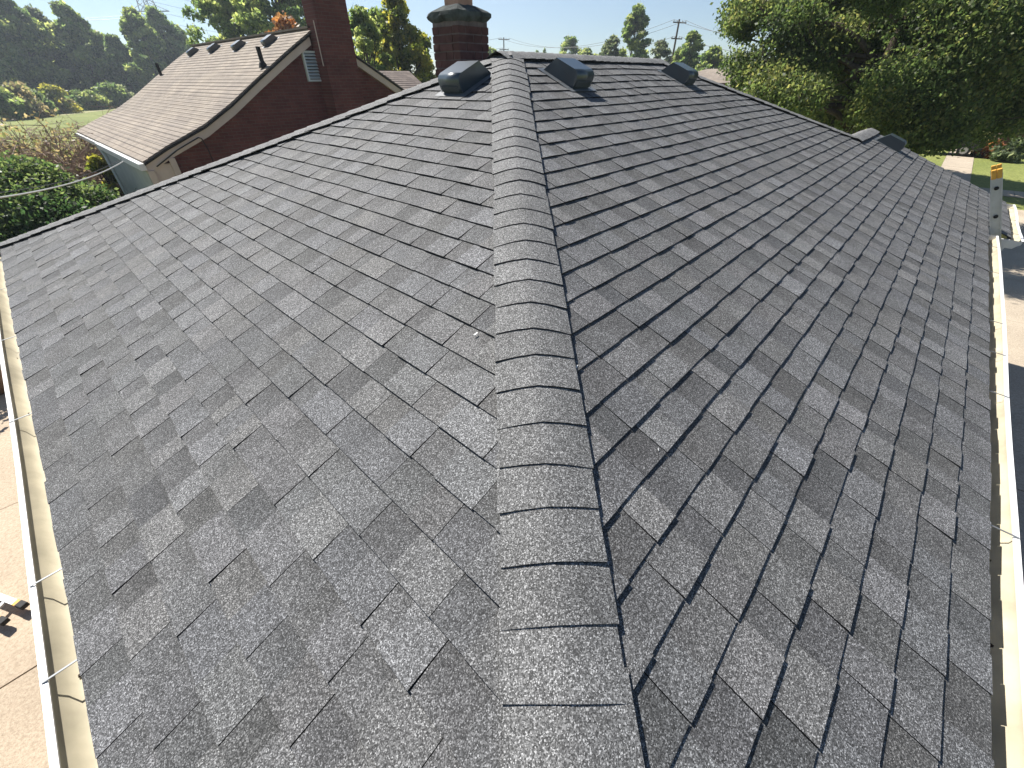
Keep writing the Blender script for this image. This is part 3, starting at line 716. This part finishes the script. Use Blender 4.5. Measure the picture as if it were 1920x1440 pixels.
def tree(name, base, H, Rw, pal, nleaf, lsize, label, cat='tree', group=None, ncl=None, bottom=.22, clr=.3, trunk_r=None, lean=(0, 0), spread=1.0, droop=.35, top_taper=.75, lobes=None, fill=.55):
    base = np.array(base, float); t = tag(empty(name, base), label, cat, group)
    ncl = ncl or 46; trunk_r = trunk_r or H*.022
    top = base+np.array((lean[0], lean[1], H))
    cz0 = base[2]+H*bottom; cen = []
    while len(cen) < ncl:
        f = rng.uniform(0, 1); z = cz0+(base[2]+H-cz0)*f
        rad = Rw*(math.sin(math.pi*min(1, (f*.86+.14)))**.6)*(1-(1-top_taper)*f)
        r = rad*math.sqrt(rng.uniform(.05, 1)); a = rng.uniform(0, 2*math.pi)
        ff = (z-base[2])/H
        cen.append(np.array((base[0]+lean[0]*ff+r*math.cos(a)*.92, base[1]+lean[1]*ff+r*math.sin(a)*.92, z)))
    cr_ = [Rw*clr*rng.uniform(.55, 1.15) for _ in cen]
    if lobes:
        for (p, r) in lobes: cen.append(np.array(p)); cr_.append(r)
    m = MB()
    pts = limb(m, base+(0, 0, -.1), base+(np.array((lean[0], lean[1], H))*.82), trunk_r, trunk_r*.22, .02, 10, 9)
    pick = list(range(len(cen))); rng.shuffle(pick)
    for i in pick[:min(len(cen), 30)]:
        c = cen[i]; ff = max(.15, min(.75, ((c[2]-base[2])/H)*.72)); k = ff*9/.82; k0 = int(min(8, k)); st = pts[k0]+(pts[k0+1]-pts[k0])*(k-k0 if k < 9 else 1)
        r0 = trunk_r*(1-ff)*.5+.01
        lp = limb(m, st, c, r0, r0*.25, .10, 6, 5)
        for _ in range(3):
            j = random.randint(2, 5); e = c+rng.normal(size=3)*cr_[i]*.8
            limb(m, lp[j], e, r0*.3, r0*.08, .1, 4, 4)
    m.build('trunk', M['bark'], t, smooth=True)
    wgt = np.array([r**2 for r in cr_]); wgt /= wgt.sum(); Cs = []; cl = []
    for c, r, w_ in zip(cen, cr_, wgt):
        n = int(nleaf*w_)+1; d = rng.normal(size=(n, 3)); d /= np.linalg.norm(d, axis=1, keepdims=True)
        rad = r*rng.uniform(fill**3, 1.15, (n, 1))**(1/3)*np.clip(rng.normal(1, .16, (n, 1)), .4, 1.6)
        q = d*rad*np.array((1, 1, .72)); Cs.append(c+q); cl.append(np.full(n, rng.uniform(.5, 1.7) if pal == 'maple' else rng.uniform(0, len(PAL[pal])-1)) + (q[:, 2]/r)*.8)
    Cs = np.concatenate(Cs); cl = np.concatenate(cl)
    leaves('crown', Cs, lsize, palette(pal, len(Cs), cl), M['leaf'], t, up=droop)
    return t

# tree belt at the far edge of the field
far = [(-70, -20, 128, 'dark', 'broad dark tree closing the far tree belt'), (8, 6, 128, 'mid', 'tallest rounded tree of the far belt left of a dip'),
       (62, 30, 133, 'pale', 'pale green tree in the far belt beyond the field'), (118, 20, 130, 'mid', 'full green tree in the far belt beside the pale one'),
       (172, 66, 135, 'mid', 'lower rounded tree in the far belt beneath the power lines'), (212, 78, 128, 'dark', 'small dark tree in the far belt left of the pylon'),
       (248, 30, 125, 'mid', 'upright feathery tree standing before the lattice pylon'), (290, 26, 130, 'dark', 'dark feathery tree right of the lattice pylon'),
       (332, 62, 132, 'mid', 'short tree of the far belt showing above the brown roof ridge')]
for (px, py, D, pal, lab) in far:
    T = at(px, py, D); tree('belt_tree', (T[0], T[1], G), T[2]-G+.6, (T[2]-G)*.45, pal, 20000, .42, lab, group='trees of the far belt', ncl=150, bottom=.03, clr=.155, trunk_r=.3, top_taper=.55, fill=.2)
# a dense lower backing row
for i, (px, py, D) in enumerate(((-30, 60, 145), (35, 75, 146), (95, 72, 148), (150, 88, 146), (230, 95, 142), (300, 92, 145))):
    T = at(px, py, D); tree('belt_tree', (T[0], T[1], G), T[2]-G, (T[2]-G)*.62, 'dark', 9000, .55, 'dark tree filling a gap behind the far belt', group='dark trees behind the belt', ncl=50, bottom=.03, clr=.28, trunk_r=.3)
# shrubs along the field edge
for i, (px, py, D, pal, lab) in enumerate(((-15, 170, 92, 'mid', 'grey green shrub at the field edge beside the brush'), (20, 165, 95, 'dry', 'tawny shrub in the row at the field edge'),
        (48, 172, 100, 'mid', 'rounded green shrub at the field edge between tawny ones'), (92, 168, 104, 'yellow', 'bright yellow green shrub at the field edge'), (118, 186, 106, 'dry', 'low dry bush at the field edge'),
        (150, 166, 112, 'mid', 'leaning grey green shrub at the field edge'), (196, 162, 116, 'mid', 'round dark hearted shrub near the brown roof verge'), (222, 166, 118, 'pale', 'pale shrub tucked against the brown roof verge'), (172, 184, 112, 'yellow', 'small light bush in the field edge row'))):
    T = at(px, py, D); H_ = T[2]-G; H_ = max(H_, 1.6)
    tree('field_shrub', (T[0], T[1], G), H_, H_*.85, pal, 2200, .34, lab, 'shrub', 'shrubs along the field edge', ncl=22, bottom=.04, clr=.42, trunk_r=.08)
# mown path across the field
pa, pb = on_z(20, 225, G), on_z(205, 205, G); pdx = pb-pa; nrm = unit((-pdx[1], pdx[0], 0))
m = MB(); A_, B_ = pa-pdx*1.2, pb+pdx*2
m.face([tuple(A_-nrm*1.1+(0, 0, -.018)), tuple(B_-nrm*1.1+(0, 0, -.018)), tuple(B_+nrm*1.1+(0, 0, -.018)), tuple(A_+nrm*1.1+(0, 0, -.018))])
tag(m.build('path', plain('dry_path_grass', (.26, .25, .10), .9, var=.2, vscale=2)), kind='structure')

# big trees behind the neighbour
T = at(490, -110, 52); tree('tall_tree', (T[0], T[1], G), T[2]-G, 6.2, 'mid', 26000, .21, 'tall open-crowned tree rising behind the brown shingled roof', ncl=190, bottom=.14, clr=.125, trunk_r=.35, fill=.2)
T = at(560, -60, 54); tree('tall_tree', (T[0], T[1], G), T[2]-G, 4.4, 'mid', 16000, .21, 'tree with dark fine foliage directly left of the tall chimney', ncl=90, bottom=.12, clr=.17, trunk_r=.25, fill=.2)
T = at(405, -40, 56); tree('tall_tree', (T[0], T[1], G), T[2]-G, 5.6, 'mid', 20000, .21, 'thin grey tree leaning left of the tall open-crowned one', ncl=150, bottom=.10, clr=.13, trunk_r=.25, fill=.2)
T = at(525, 40, 36); tree('rust_tree', (T[0], T[1], G), T[2]-G, 2.0, 'rust', 5000, .15, 'small rust coloured tree just above the brown ridge', ncl=40, bottom=.3, clr=.28, trunk_r=.12)
T = at(738, -10, 30); tree('leafy_tree', (T[0], T[1], G), T[2]-G, 2.5, 'yellow', 17000, .125, 'yellow green tree between the two brick chimneys', ncl=140, bottom=.06, clr=.155, trunk_r=.16, fill=.2, top_taper=.45)
T = at(672, 20, 29); tree('leafy_tree', (T[0], T[1], G), T[2]-G, 2.0, 'mid', 11000, .125, 'green tree against the right edge of the tall neighbour chimney', ncl=100, bottom=.06, clr=.17, trunk_r=.14, fill=.2)
T = at(704, 26, 32); tree('leafy_tree', (T[0], T[1], G), T[2]-G, 2.2, 'mid', 12000, .125, 'middle green tree of the clump between the two brick chimneys', ncl=70, bottom=.05, clr=.2, trunk_r=.14, fill=.2)
T = at(788, 66, 31); tree('leafy_tree', (T[0], T[1], G), T[2]-G, 1.7, 'yellow', 8000, .125, 'short yellow green tree left of the chimney with clay flue', ncl=44, bottom=.06, clr=.24, trunk_r=.12)
# trees beyond the ridge
for (px, py, D, pal, Rf, n, lab) in ((1070, 72, 118, 'mid', .42, 5000, 'rounded tree beyond the ridge below the sagging wires'), (1100, 92, 116, 'mid', .5, 3500, 'low bushy tree right of the rounded one beyond the ridge'),
        (1197, 14, 82, 'mid', .30, 8000, 'tall narrow tree standing clear beyond the ridge'), (1150, 72, 84, 'pale', .38, 4500, 'pale lower tree beside the tall narrow one'), (1240, 78, 86, 'pale', .40, 4500, 'pale tree between the tall narrow tree and the utility pole'),
        (1302, 62, 74, 'mid', .33, 6000, 'rounded green tree just right of the utility pole'), (1340, 92, 70, 'mid', .42, 5000, 'low broad tree right of the utility pole'), (1285, 100, 80, 'mid', .55, 4000, 'low tree at the foot of the utility pole'),
        (1021, 90, 170, 'dark', .12, 700, 'thin bare-topped sapling far beyond the ridge'), (1007, 95, 170, 'dark', .2, 500, 'tiny far sapling left of the thin one'), (920, 92, 110, 'mid', .4, 3000, 'small tree peeping past the right side of the brick chimney'),
        (1128, 100, 120, 'mid', .3, 1500, 'low far tree behind the first vent on the long slope')):
    T = at(px, py, D); H_ = T[2]-G
    tree('distant_tree', (T[0], T[1], G), H_, max(.6, H_*Rf), pal, int(n*1.7), (.32 if D > 100 else .26), lab, group='trees beyond the ridge', ncl=130, bottom=.05, clr=.165, trunk_r=.2, fill=.2)

# the big maple at the right
tb = at(1568, 240, 17.6); ttop = at(1718, -60, 18.2)
Hm = 14.5; lobes = []
def lobe(px, py, D, r): lobes.append((at(px, py, D), r))
for px, py, D, r in ((1385, 45, 14, .42), (1420, 20, 14, .55), (1455, 5, 14.5, .6), (1500, 30, 14.5, .6), (1540, 25, 15, .7), (1395, 70, 14, .28), (1480, 55, 15, .35),
                     (1400, 148, 13.2, .55), (1385, 118, 13.5, .5), (1430, 172, 12.6, .6), (1465, 150, 13, .7), (1450, 110, 13.6, .7), (1500, 180, 12.4, .7), (1510, 120, 13.5, .8), (1530, 80, 14, .7),
                     (1550, 215, 12.3, .6), (1600, 180, 12.8, .8), (1590, 120, 13.2, .8), (1570, 70, 13.8, .7), (1640, 100, 13.5, .9), (1650, 205, 13, .75), (1700, 240, 13.2, .7), (1680, 160, 13, .9), (1740, 200, 13.5, .9), (1725, 262, 13.4, .5), (1765, 255, 13.8, .6),
                     (1640, 40, 14, .9), (1760, 110, 13.6, 1.0), (1790, 215, 14.2, .8), (1800, 40, 14, 1.1), (1830, 140, 14.5, 1.0), (1850, 225, 15.5, .9), (1880, 70, 15, 1.1), (1900, 180, 15.8, 1.0), (1740, 30, 14, 1.0), (1950, 120, 16, 1.2), (1430, -30, 15, .8), (1520, -40, 15, 1.0), (1600, -30, 15, 1.0), (1680, -50, 15, 1.1), (1780, -60, 15.5, 1.2), (1880, -50, 16, 1.2), (1920, 215, 17, .8)):
    on = abs((px-1575)-(240-py)*.5) < 55 and -20 < py < 245
    lobe(px, py, D*1.28+(2.6 if on else .4), r*1.04)
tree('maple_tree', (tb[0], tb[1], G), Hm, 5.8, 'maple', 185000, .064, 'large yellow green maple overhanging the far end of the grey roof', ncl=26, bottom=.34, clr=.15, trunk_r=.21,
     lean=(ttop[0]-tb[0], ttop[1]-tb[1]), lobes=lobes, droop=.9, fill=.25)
T = at(1730, 60, 30); tree('maple_tree', (T[0], T[1], G), 11, 4.6, 'mid', 14000, .2, 'darker green tree behind the large yellow green maple', ncl=40, bottom=.2, clr=.3, trunk_r=.22)
T = at(1630, 90, 31); tree('maple_tree', (T[0], T[1], G), 9, 4.2, 'dark', 12000, .22, 'shaded dark tree seen through the branches of the large maple', ncl=40, bottom=.12, clr=.3, trunk_r=.22)

# bushes between the houses
bc = at(60, 292, 16.4)
tree('leafy_bush', (bc[0]-.5, bc[1]-.2, G), bc[2]-G-.35, 2.3, 'gloss', 55000, .06, 'dense glossy bush beyond the cables, left of the brick house', 'bush', ncl=120, bottom=.02, clr=.24, trunk_r=.07, droop=.2, fill=.4)
T = at(165, 340, 17); tree('leafy_bush', (T[0]-.1, T[1], G), T[2]-G-.1, .85, 'gloss', 14000, .055, 'smaller glossy bush between the dense one and the board fence', 'bush', ncl=40, bottom=.03, clr=.32, trunk_r=.05, droop=.2)
T = at(182, 300, 19); tree('leafy_sapling', (T[0], T[1], G), T[2]-G, .55, 'yellow', 1500, .12, 'yellow leaved sapling by the board fence and side wall', 'tree', ncl=14, bottom=.45, clr=.5, trunk_r=.09)
# bare brush
def brush(name, cpx, cpy, D, n, R, label):
    c = at(cpx, cpy, D); t = tag(empty(name, (c[0], c[1], G)), label, 'brush')
    m = MB()
    for _ in range(n):
        a = rng.uniform(0, 2*math.pi); r = R*math.sqrt(rng.uniform(0, 1)); p = np.array((c[0]+r*math.cos(a)*.6, c[1]+r*math.sin(a)*.6, G))
        h = (c[2]-G)*rng.uniform(.5, 1.05); out = np.array((math.cos(a+rng.normal(0, .6)), math.sin(a+rng.normal(0, .6)), 0))*rng.uniform(.3, 1.3)*R
        mid_ = p+out*.3+np.array((0, 0, h*1.0)); e = p+out+np.array((0, 0, h*rng.uniform(.5, .95)))
        ts = np.linspace(0, 1, 7); pts = [(1-q_)**2*p+2*q_*(1-q_)*mid_+q_*q_*e+rng.normal(size=3)*.04 for q_ in ts]
        r0 = rng.uniform(.012, .03); m.tube(pts, list(np.linspace(r0, r0*.25, 7)), 4, cap=False)
        for _k in range(4):
            i = rng.integers(2, 6); q0 = pts[i]; q1 = q0+rng.normal(size=3)*.45*np.array((1, 1, .5)); m.tube([q0, (q0+q1)/2+rng.normal(size=3)*.08, q1], [r0*.45, r0*.3, r0*.12], 3, cap=False)
    m.build('branches', M['twig'], t)
    d = rng.normal(size=(1400, 3)); d /= np.linalg.norm(d, axis=1, keepdims=True)
    Cc = np.array((c[0], c[1], G+(c[2]-G)*.5))+d*np.array((R, R, (c[2]-G)*.5))*rng.uniform(.3, 1, (1400, 1))
    leaves('dry_leaves', Cc, .075, palette('dry', 1400), M['leaf'], t)
brush('brush_thicket', 50, 205, 23, 330, 2.6, 'tangle of bare brown brush beyond the glossy bush')
brush('brush_thicket', 118, 232, 24.5, 200, 1.8, 'lower bare brush tangle near the eave of the brick house')
brush('brush_thicket', -30, 215, 22, 150, 2.0, 'bare brush tangle at the edge of the dense glossy bush')
# board fence by the neighbour's side wall
fe = tag(empty('board_fence', (1.2, 19.5, G)), 'weathered board fence between the bushes and the brick house', 'fence')
for i in range(16):
    x = -.8+i*.2; m = MB(); m.box((x, 19.5, G), (x+.17, 19.53, G+1.35+random.uniform(-.03, .03))); m.build('board', M['wood'], fe)
for z in (G+.4, G+1.1): m = MB(); m.box((-.8, 19.40, z), (2.4, 19.499, z+.09)); m.build('rail', M['wood'], fe)
for x in (-.8, 1.0, 2.3): m = MB(); m.box((x, 19.29, G), (x+.1, 19.39, G+1.5)); m.build('post', M['wood'], fe)

# ------------------------------------------------------------------ poles, wires, pylon
def catenary(name, A, B, sag, r, mat, label):
    A, B = np.array(A), np.array(B); pts = [A+(B-A)*t+np.array((0, 0, -sag*4*t*(1-t))) for t in np.linspace(0, 1, 17)]
    m = MB(); m.tube(pts, r, 5); return tag(m.build(name, mat), label, 'wire', 'overhead wires')
def upole(px, py, D, label, rot, arms=((.35, 2.4), (2.0, 2.0))):
    T = at(px, py, D); p = tag(empty('utility_pole', (T[0], T[1], G)), label, 'utility pole', 'utility poles')
    m = MB(); m.tube([(T[0], T[1], G-.1), (T[0], T[1], T[2])], [.17, .11], 10); m.build('shaft', M['pole'], p)
    dx = np.array((math.cos(rot), math.sin(rot), 0)); tips = []
    for (dz, wd) in arms:
        c = np.array((T[0], T[1], T[2]-dz))+np.cross(dx, (0, 0, 1))*.15
        m = MB(); m.bar(c-dx*wd/2, c+dx*wd/2, .1, .12); a = m.build('crossarm', M['pole'], p)
        for f in (-.46, -.2, .2, .46):
            q = c+dx*wd*f+np.array((0, 0, .06)); m = MB(); m.lathe(q, [(.03, 0), (.06, .05), (.06, .12), (.03, .2), (0, .21)], 8); m.build('insulator', M['steel'], a); tips.append(q+np.array((0, 0, .2)))
    return tips
t1 = upole(944.5, 70, 112, 'small distant utility pole with two crossarms past the chimney', _a-math.pi/2+.3)
t2 = upole(1274, 36, 76, 'taller utility pole with two crossarms beyond the ridge', _a-math.pi/2+.5)
for i, wd_ in ((0, 'left end of the top crossarms'), (3, 'right end of the top crossarms'), (5, 'lower crossarms')): catenary('overhead_wire', t1[i], t2[i], 2.2, .022, M['wire'], 'overhead wire between the two utility poles on the '+wd_)
for i, wd_ in ((0, 'highest'), (3, 'middle'), (6, 'lowest')):
    B = at(1600, 60+i*6, 62); catenary('overhead_wire', t2[i], B, 1.0, .02, M['wire'], wd_+' overhead wire running from the taller pole into the maple')
for i, dy in enumerate((0, 18)):
    B = at(700, 60+dy, 150); catenary('overhead_wire', t1[i*4+1], B, 1.5, .022, M['wire'], ('upper', 'lower')[i]+' overhead wire running from the small pole behind the chimney')
# service cables to the neighbour's eave
e1 = np.array((2.30, YN+1.9, -.10))
for (px, py, dz, r, mat, lab) in ((-60, 378, 0, .014, 'cable', 'thick pale service cable slanting to the white eave gutter'), (-60, 368, .06, .006, 'wire', 'thin dark wire above the pale service cable')):
    catenary('service_cable', at(px, py, 9.0), e1+np.array((0, 0, dz)), .12, r, M[mat], lab)
# lattice pylon
T = at(243, -70, 270); py_ = tag(empty('lattice_pylon', (T[0], T[1], G)), 'grey lattice power pylon rising behind the feathery tree', 'pylon')
Hp = T[2]-G; dx = unit((RT[0], RT[1], 0)); dyv = np.array((-dx[1], dx[0], 0)); cb = np.array((T[0], T[1], G))
def leg(sx, sy, f): w_ = (4.2*(1-f)**1.2+1.1); return cb+dx*sx*w_+dyv*sy*w_+np.array((0, 0, Hp*f))
m = MB()
for sx, sy in ((-1, -1), (1, -1), (1, 1), (-1, 1)):
    m.tube([leg(sx, sy, f) for f in np.linspace(0, 1, 12)], .18, 4)
m.build('legs', M['steel'], py_)
m = MB(); fs = np.linspace(0, 1, 15); cs = ((-1, -1), (1, -1), (1, 1), (-1, 1))
for f0, f1 in zip(fs, fs[1:]):
    for i in range(4):
        a_, b_ = cs[i], cs[(i+1) % 4]; m.tube([leg(*a_, f0), leg(*b_, f1)], .10, 4); m.tube([leg(*b_, f0), leg(*a_, f1)], .10, 4)
m.build('bracing', M['steel'], py_)
arms = []
for pyy in (19, -20, -50):
    z = at(240, pyy, 270)[2]; m = MB(); wa = 8.2
    for sy in (-.8, .8):
        m.bar(np.array((T[0], T[1], z))-dx*wa+dyv*0, np.array((T[0], T[1], z))+dx*wa, .35, .35)
    for sg in (-1, 1): m.tube([np.array((T[0], T[1], z))+dx*wa*sg, np.array((T[0], T[1], z+2.6))+dx*sg*1.4], .12, 4)
    m.build('crossarm', M['steel'], py_); arms.append(z)
for k, z in enumerate(arms[:2]):
    for sg in (-1, 1):
        A_ = np.array((T[0], T[1], z-1.0))+dx*8*sg
        B_ = A_+np.array((160, 60, 4)); catenary('overhead_wire', A_, B_, 6, .06, M['steel'], ('lower', 'upper')[k]+' power conductor from the lattice pylon towards the tall open-crowned tree')
        B_ = A_+np.array((-160, 40, 2)); catenary('overhead_wire', A_, B_, 6, .06, M['steel'], ('lower', 'upper')[k]+' power conductor from the lattice pylon over the far tree belt')

# ------------------------------------------------------------------ ladders
ld = tag(empty('extension_ladder', (8.4, -1.37, G)), 'aluminium extension ladder leaning on the right gutter, orange boots on top', 'ladder')
def lp_(x, z): return np.array((x, .24-.497*(.63-z), z))
for x in (8.22, 8.62):
    m = MB(); p, q = lp_(x, G), lp_(x, .58); fwd = unit((0, 1, -.497))
    for off, wd in ((0, .03),):
        dd = unit(q-p); nrm_ = unit(np.cross(dd, (1, 0, 0)))
        m.bar(p, q, .012, .092, up=nrm_); m.bar(p+nrm_*.04, q+nrm_*.04, .034, .012, up=nrm_); m.bar(p-nrm_*.04, q-nrm_*.04, .034, .012, up=nrm_)
    r = m.build('rail', M['alu'], ld)
    for s_ in (-.022, .022):
        m = MB(); m.bar(q-dd*.05+nrm_*s_, q+dd*.055+nrm_*s_, .046, .042, up=nrm_); m.build('rail_boot', M['yellow'], ld, bevel=.008)
    m = MB(); m.box((x-.05, p[1]-.06, G), (x+.05, p[1]+.06, G+.06)); m.build('foot', M['rubber'], ld)
for i in range(10):
    z = .44-i*.29; p = lp_(8.20, z); q = lp_(8.64, z); m = MB(); m.tube([p, q], .017, 8); rg = m.build('rung', M['alu'], ld)
    m = MB(); m.tube([p-(.002, 0, 0), p+(.012, 0, 0)], .021, 8); m.build('rung_end', M['rubber'], rg)
# folded stepladder lying on the patio
a0 = on_z(46, 1136, G+.09); a1 = on_z(-120, 1075, G+.09); dirv = unit(a1-a0)
b0 = on_z(14, 1162, G+.09); side = unit(np.cross((0, 0, 1), dirv)); 
if (b0-a0)@side < 0: side = -side
sep = max(.15, abs((b0-a0)@side)); b0 = a0+side*sep+dirv*((b0-a0)@dirv)
sp = tag(empty('stepladder', tuple(np.array((a0[0], a0[1], G))+dirv*.9)), 'folded aluminium stepladder with black feet lying on the tan patio', 'ladder')
for s0 in (a0, b0):
    m = MB(); m.bar(s0+dirv*.06, s0+dirv*1.9, .05, .028); m.build('rail', M['alu'], sp)
    m = MB(); m.bar(s0-dirv*.012, s0+dirv*.075, .062, .05); m.build('foot', M['rubber'], sp, bevel=.008)
    m = MB(); m.bar(s0+dirv*.074, s0+dirv*.12, .054, .032); m.build('foot_collar', M['yellow'], sp)
    m = MB(); m.box((s0+dirv*.9)[0:3]-np.array((.03, .03, .09)), (s0+dirv*.9)[0:3]+np.array((.03, .03, -.015))); m.build('bracket', M['rubber'], sp)
for t_ in (.22, .52, .82, 1.12, 1.42, 1.72):
    m = MB(); m.bar(a0+dirv*(t_+.02), b0+dirv*(t_-.02-((b0-a0)@dirv)), .03, .018); m.build('step', M['alu'], sp)
# barrel and twiggy plant by the left wall
pc = on_z(-14, 735, G); bt = tag(empty('planter_barrel', (pc[0], pc[1], G)), 'brown round planter barrel on the patio under the left gutter', 'planter')
m = MB(); m.lathe(pc, [(.0, .0), (.24, .0), (.29, .2), (.30, .4), (.27, .58), (.25, .58), (.24, .50), (0, .50)], 24); m.build('barrel', M['pot'], bt, smooth=True)
m = MB(); m.lathe(pc, [(.300, .36), (.308, .36), (.308, .41), (.300, .41)], 24); m.build('hoop', M['galv'], bt)
m = MB(); m.lathe(pc, [(.0, .515), (.24, .512)], 24); m.build('soil', M['soil'], bt)
pl = tag(empty('potted_shrub', (pc[0], pc[1], G+.5)), 'straggly pale-stemmed shrub growing in the brown barrel', 'shrub')
m = MB(); tips = []
for _ in range(26):
    e = np.array((pc[0], pc[1], G+.5))+np.array((rng.normal(0, .35), rng.normal(.25, .35), rng.uniform(.3, .8)))
    limb(m, np.array((pc[0], pc[1], G+.5))+rng.normal(size=3)*.04*np.array((1, 1, 0)), e, .011, .004, .12, 6, 5); tips.append(e)
m.build('stems', M['cable'], pl)
Cc = np.concatenate([e+rng.normal(size=(22, 3))*.10 for e in tips]); leaves('foliage', Cc, .06, palette('yellow', len(Cc)), M['leaf'], pl)
# shrubs along the patio edge outside the left gutter
T = on_z(-40, 640, G); tree('leafy_bush', (T[0]-.2, T[1], G), 1.1, .7, 'dark', 3500, .08, 'dark leafy bush on the patio edge behind the barrel', 'bush', ncl=22, bottom=.03, clr=.42, trunk_r=.03)

# ------------------------------------------------------------------ across the lawn at the right
rb = tag(empty('brick_house', (48, -7, G)), 'red brick house front across the sunny lawn', 'house')
m = MB(); m.box((46, -14, G), (54, -1.6, G+2.7)); m.build('wall', M['brick_x'], rb)
m = MB(); m.hexa([(45.5, -14.5, G+2.7), (54.5, -14.5, G+2.7), (54.5, -1.1, G+2.7), (45.5, -1.1, G+2.7), (49.9, -12, G+4.6), (50.1, -12, G+4.6), (50.1, -4, G+4.6), (49.9, -4, G+4.6)]); m.build('roof', M['brownshingle_y'], rb)
for y in (-4.4, -8): 
    m = MB(); m.box((45.95, y, G+.9), (45.99, y+1.4, G+2.1)); wn = m.build('window', M['glass'], rb)
    m = MB(); m.box((45.9, y-.08, G+.8), (45.949, y+1.48, G+.89)); m.build('sill', M['white'], wn)
for i, (px, py, D, pal, n, lab) in enumerate(((1868, 272, 41, 'rust', 900, 'pinkish flowering shrub before the red brick house'), (1850, 268, 42, 'dry', 900, 'straw coloured shrub left of the pinkish one on the lawn'), (1905, 262, 40, 'pale', 900, 'pale variegated shrub against the red brick wall'))):
    T = at(px, py, D); tree('garden_shrub', (T[0], T[1], G), max(.8, T[2]-G), .7, pal, n, .16, lab, 'shrub', 'shrubs across the lawn', ncl=14, bottom=.05, clr=.45, trunk_r=.04)
# dark car parked at the end of the path
cp = on_z(1806, 296, G); car = tag(empty('parked_car', (cp[0]+1.5, 0.2, G)), 'dark car parked in tree shade at the end of the pale path', 'car')
X0, Y0 = cp[0]+1.5, 1.2
sidep = [(-2.1, .35), (-2.15, .62), (-2.05, .85), (-1.2, .95), (-.55, 1.40), (.75, 1.43), (1.45, .98), (2.05, .9), (2.15, .6), (2.1, .35)]
m = MB(); m.sweep([(a, b) for a, b in sidep], (X0-.85, Y0, G), (X0+.85, Y0, G), (0, 1, 0), (0, 0, 1), close=True); m.build('body', M['carpaint'], car, bevel=.05)
for sx in (-.86, .86):
    m = MB(); m.face([(X0+sx, Y0+a, G+b) for a, b in ((-1.0, .98), (-.5, 1.33), (.7, 1.36), (1.25, .99))]); m.build('window', M['glass'], car)
for sx in (-.8, .8):
    for sy in (-1.3, 1.3):
        m = MB(); m.tube([(X0+sx-.1, Y0+sy, G+.33), (X0+sx+.1, Y0+sy, G+.33)], .33, 18); wh = m.build('wheel', M['rubber'], car)
        m = MB(); m.tube([(X0+sx-.11, Y0+sy, G+.33), (X0+sx+.11, Y0+sy, G+.33)], .2, 14); m.build('rim', M['alu'], wh)
# low far houses seen past the last vent
fh_ = at(1318, 133, 58); hz = tag(empty('house', (fh_[0], fh_[1], G)), 'far low brick house with a brown roof past the last vent', 'house')
m = MB(); m.box((fh_[0]-1, fh_[1]-6, G), (fh_[0]+8, fh_[1]+4, fh_[2]-1.0)); m.build('wall', M['brick_x'], hz)
m = MB(); zz = fh_[2]-1.0; m.hexa([(fh_[0]-1.4, fh_[1]-6.4, zz), (fh_[0]+8.4, fh_[1]-6.4, zz), (fh_[0]+8.4, fh_[1]+4.4, zz), (fh_[0]-1.4, fh_[1]+4.4, zz), (fh_[0]+3.4, fh_[1]-3, zz+1.2), (fh_[0]+3.6, fh_[1]-3, zz+1.2), (fh_[0]+3.6, fh_[1]+1, zz+1.2), (fh_[0]+3.4, fh_[1]+1, zz+1.2)]); m.build('roof', M['brownshingle_y'], hz)

# ------------------------------------------------------------------ air
m = MB(); m.box((-430, -430, G-1.2), (430, 430, 72))
hm = bpy.data.materials.new('haze_air'); hm.use_nodes = True; t = hm.node_tree; t.nodes.clear()
pv = node(t, 'ShaderNodeVolumePrincipled'); pv.inputs['Color'].default_value = (.78, .88, 1.0, 1); pv.inputs['Density'].default_value = HAZE; pv.inputs['Anisotropy'].default_value = .35
om = node(t, 'ShaderNodeOutputMaterial'); t.links.new(pv.outputs[0], om.inputs['Volume'])
tag(m.build('haze', hm), kind='stuff')
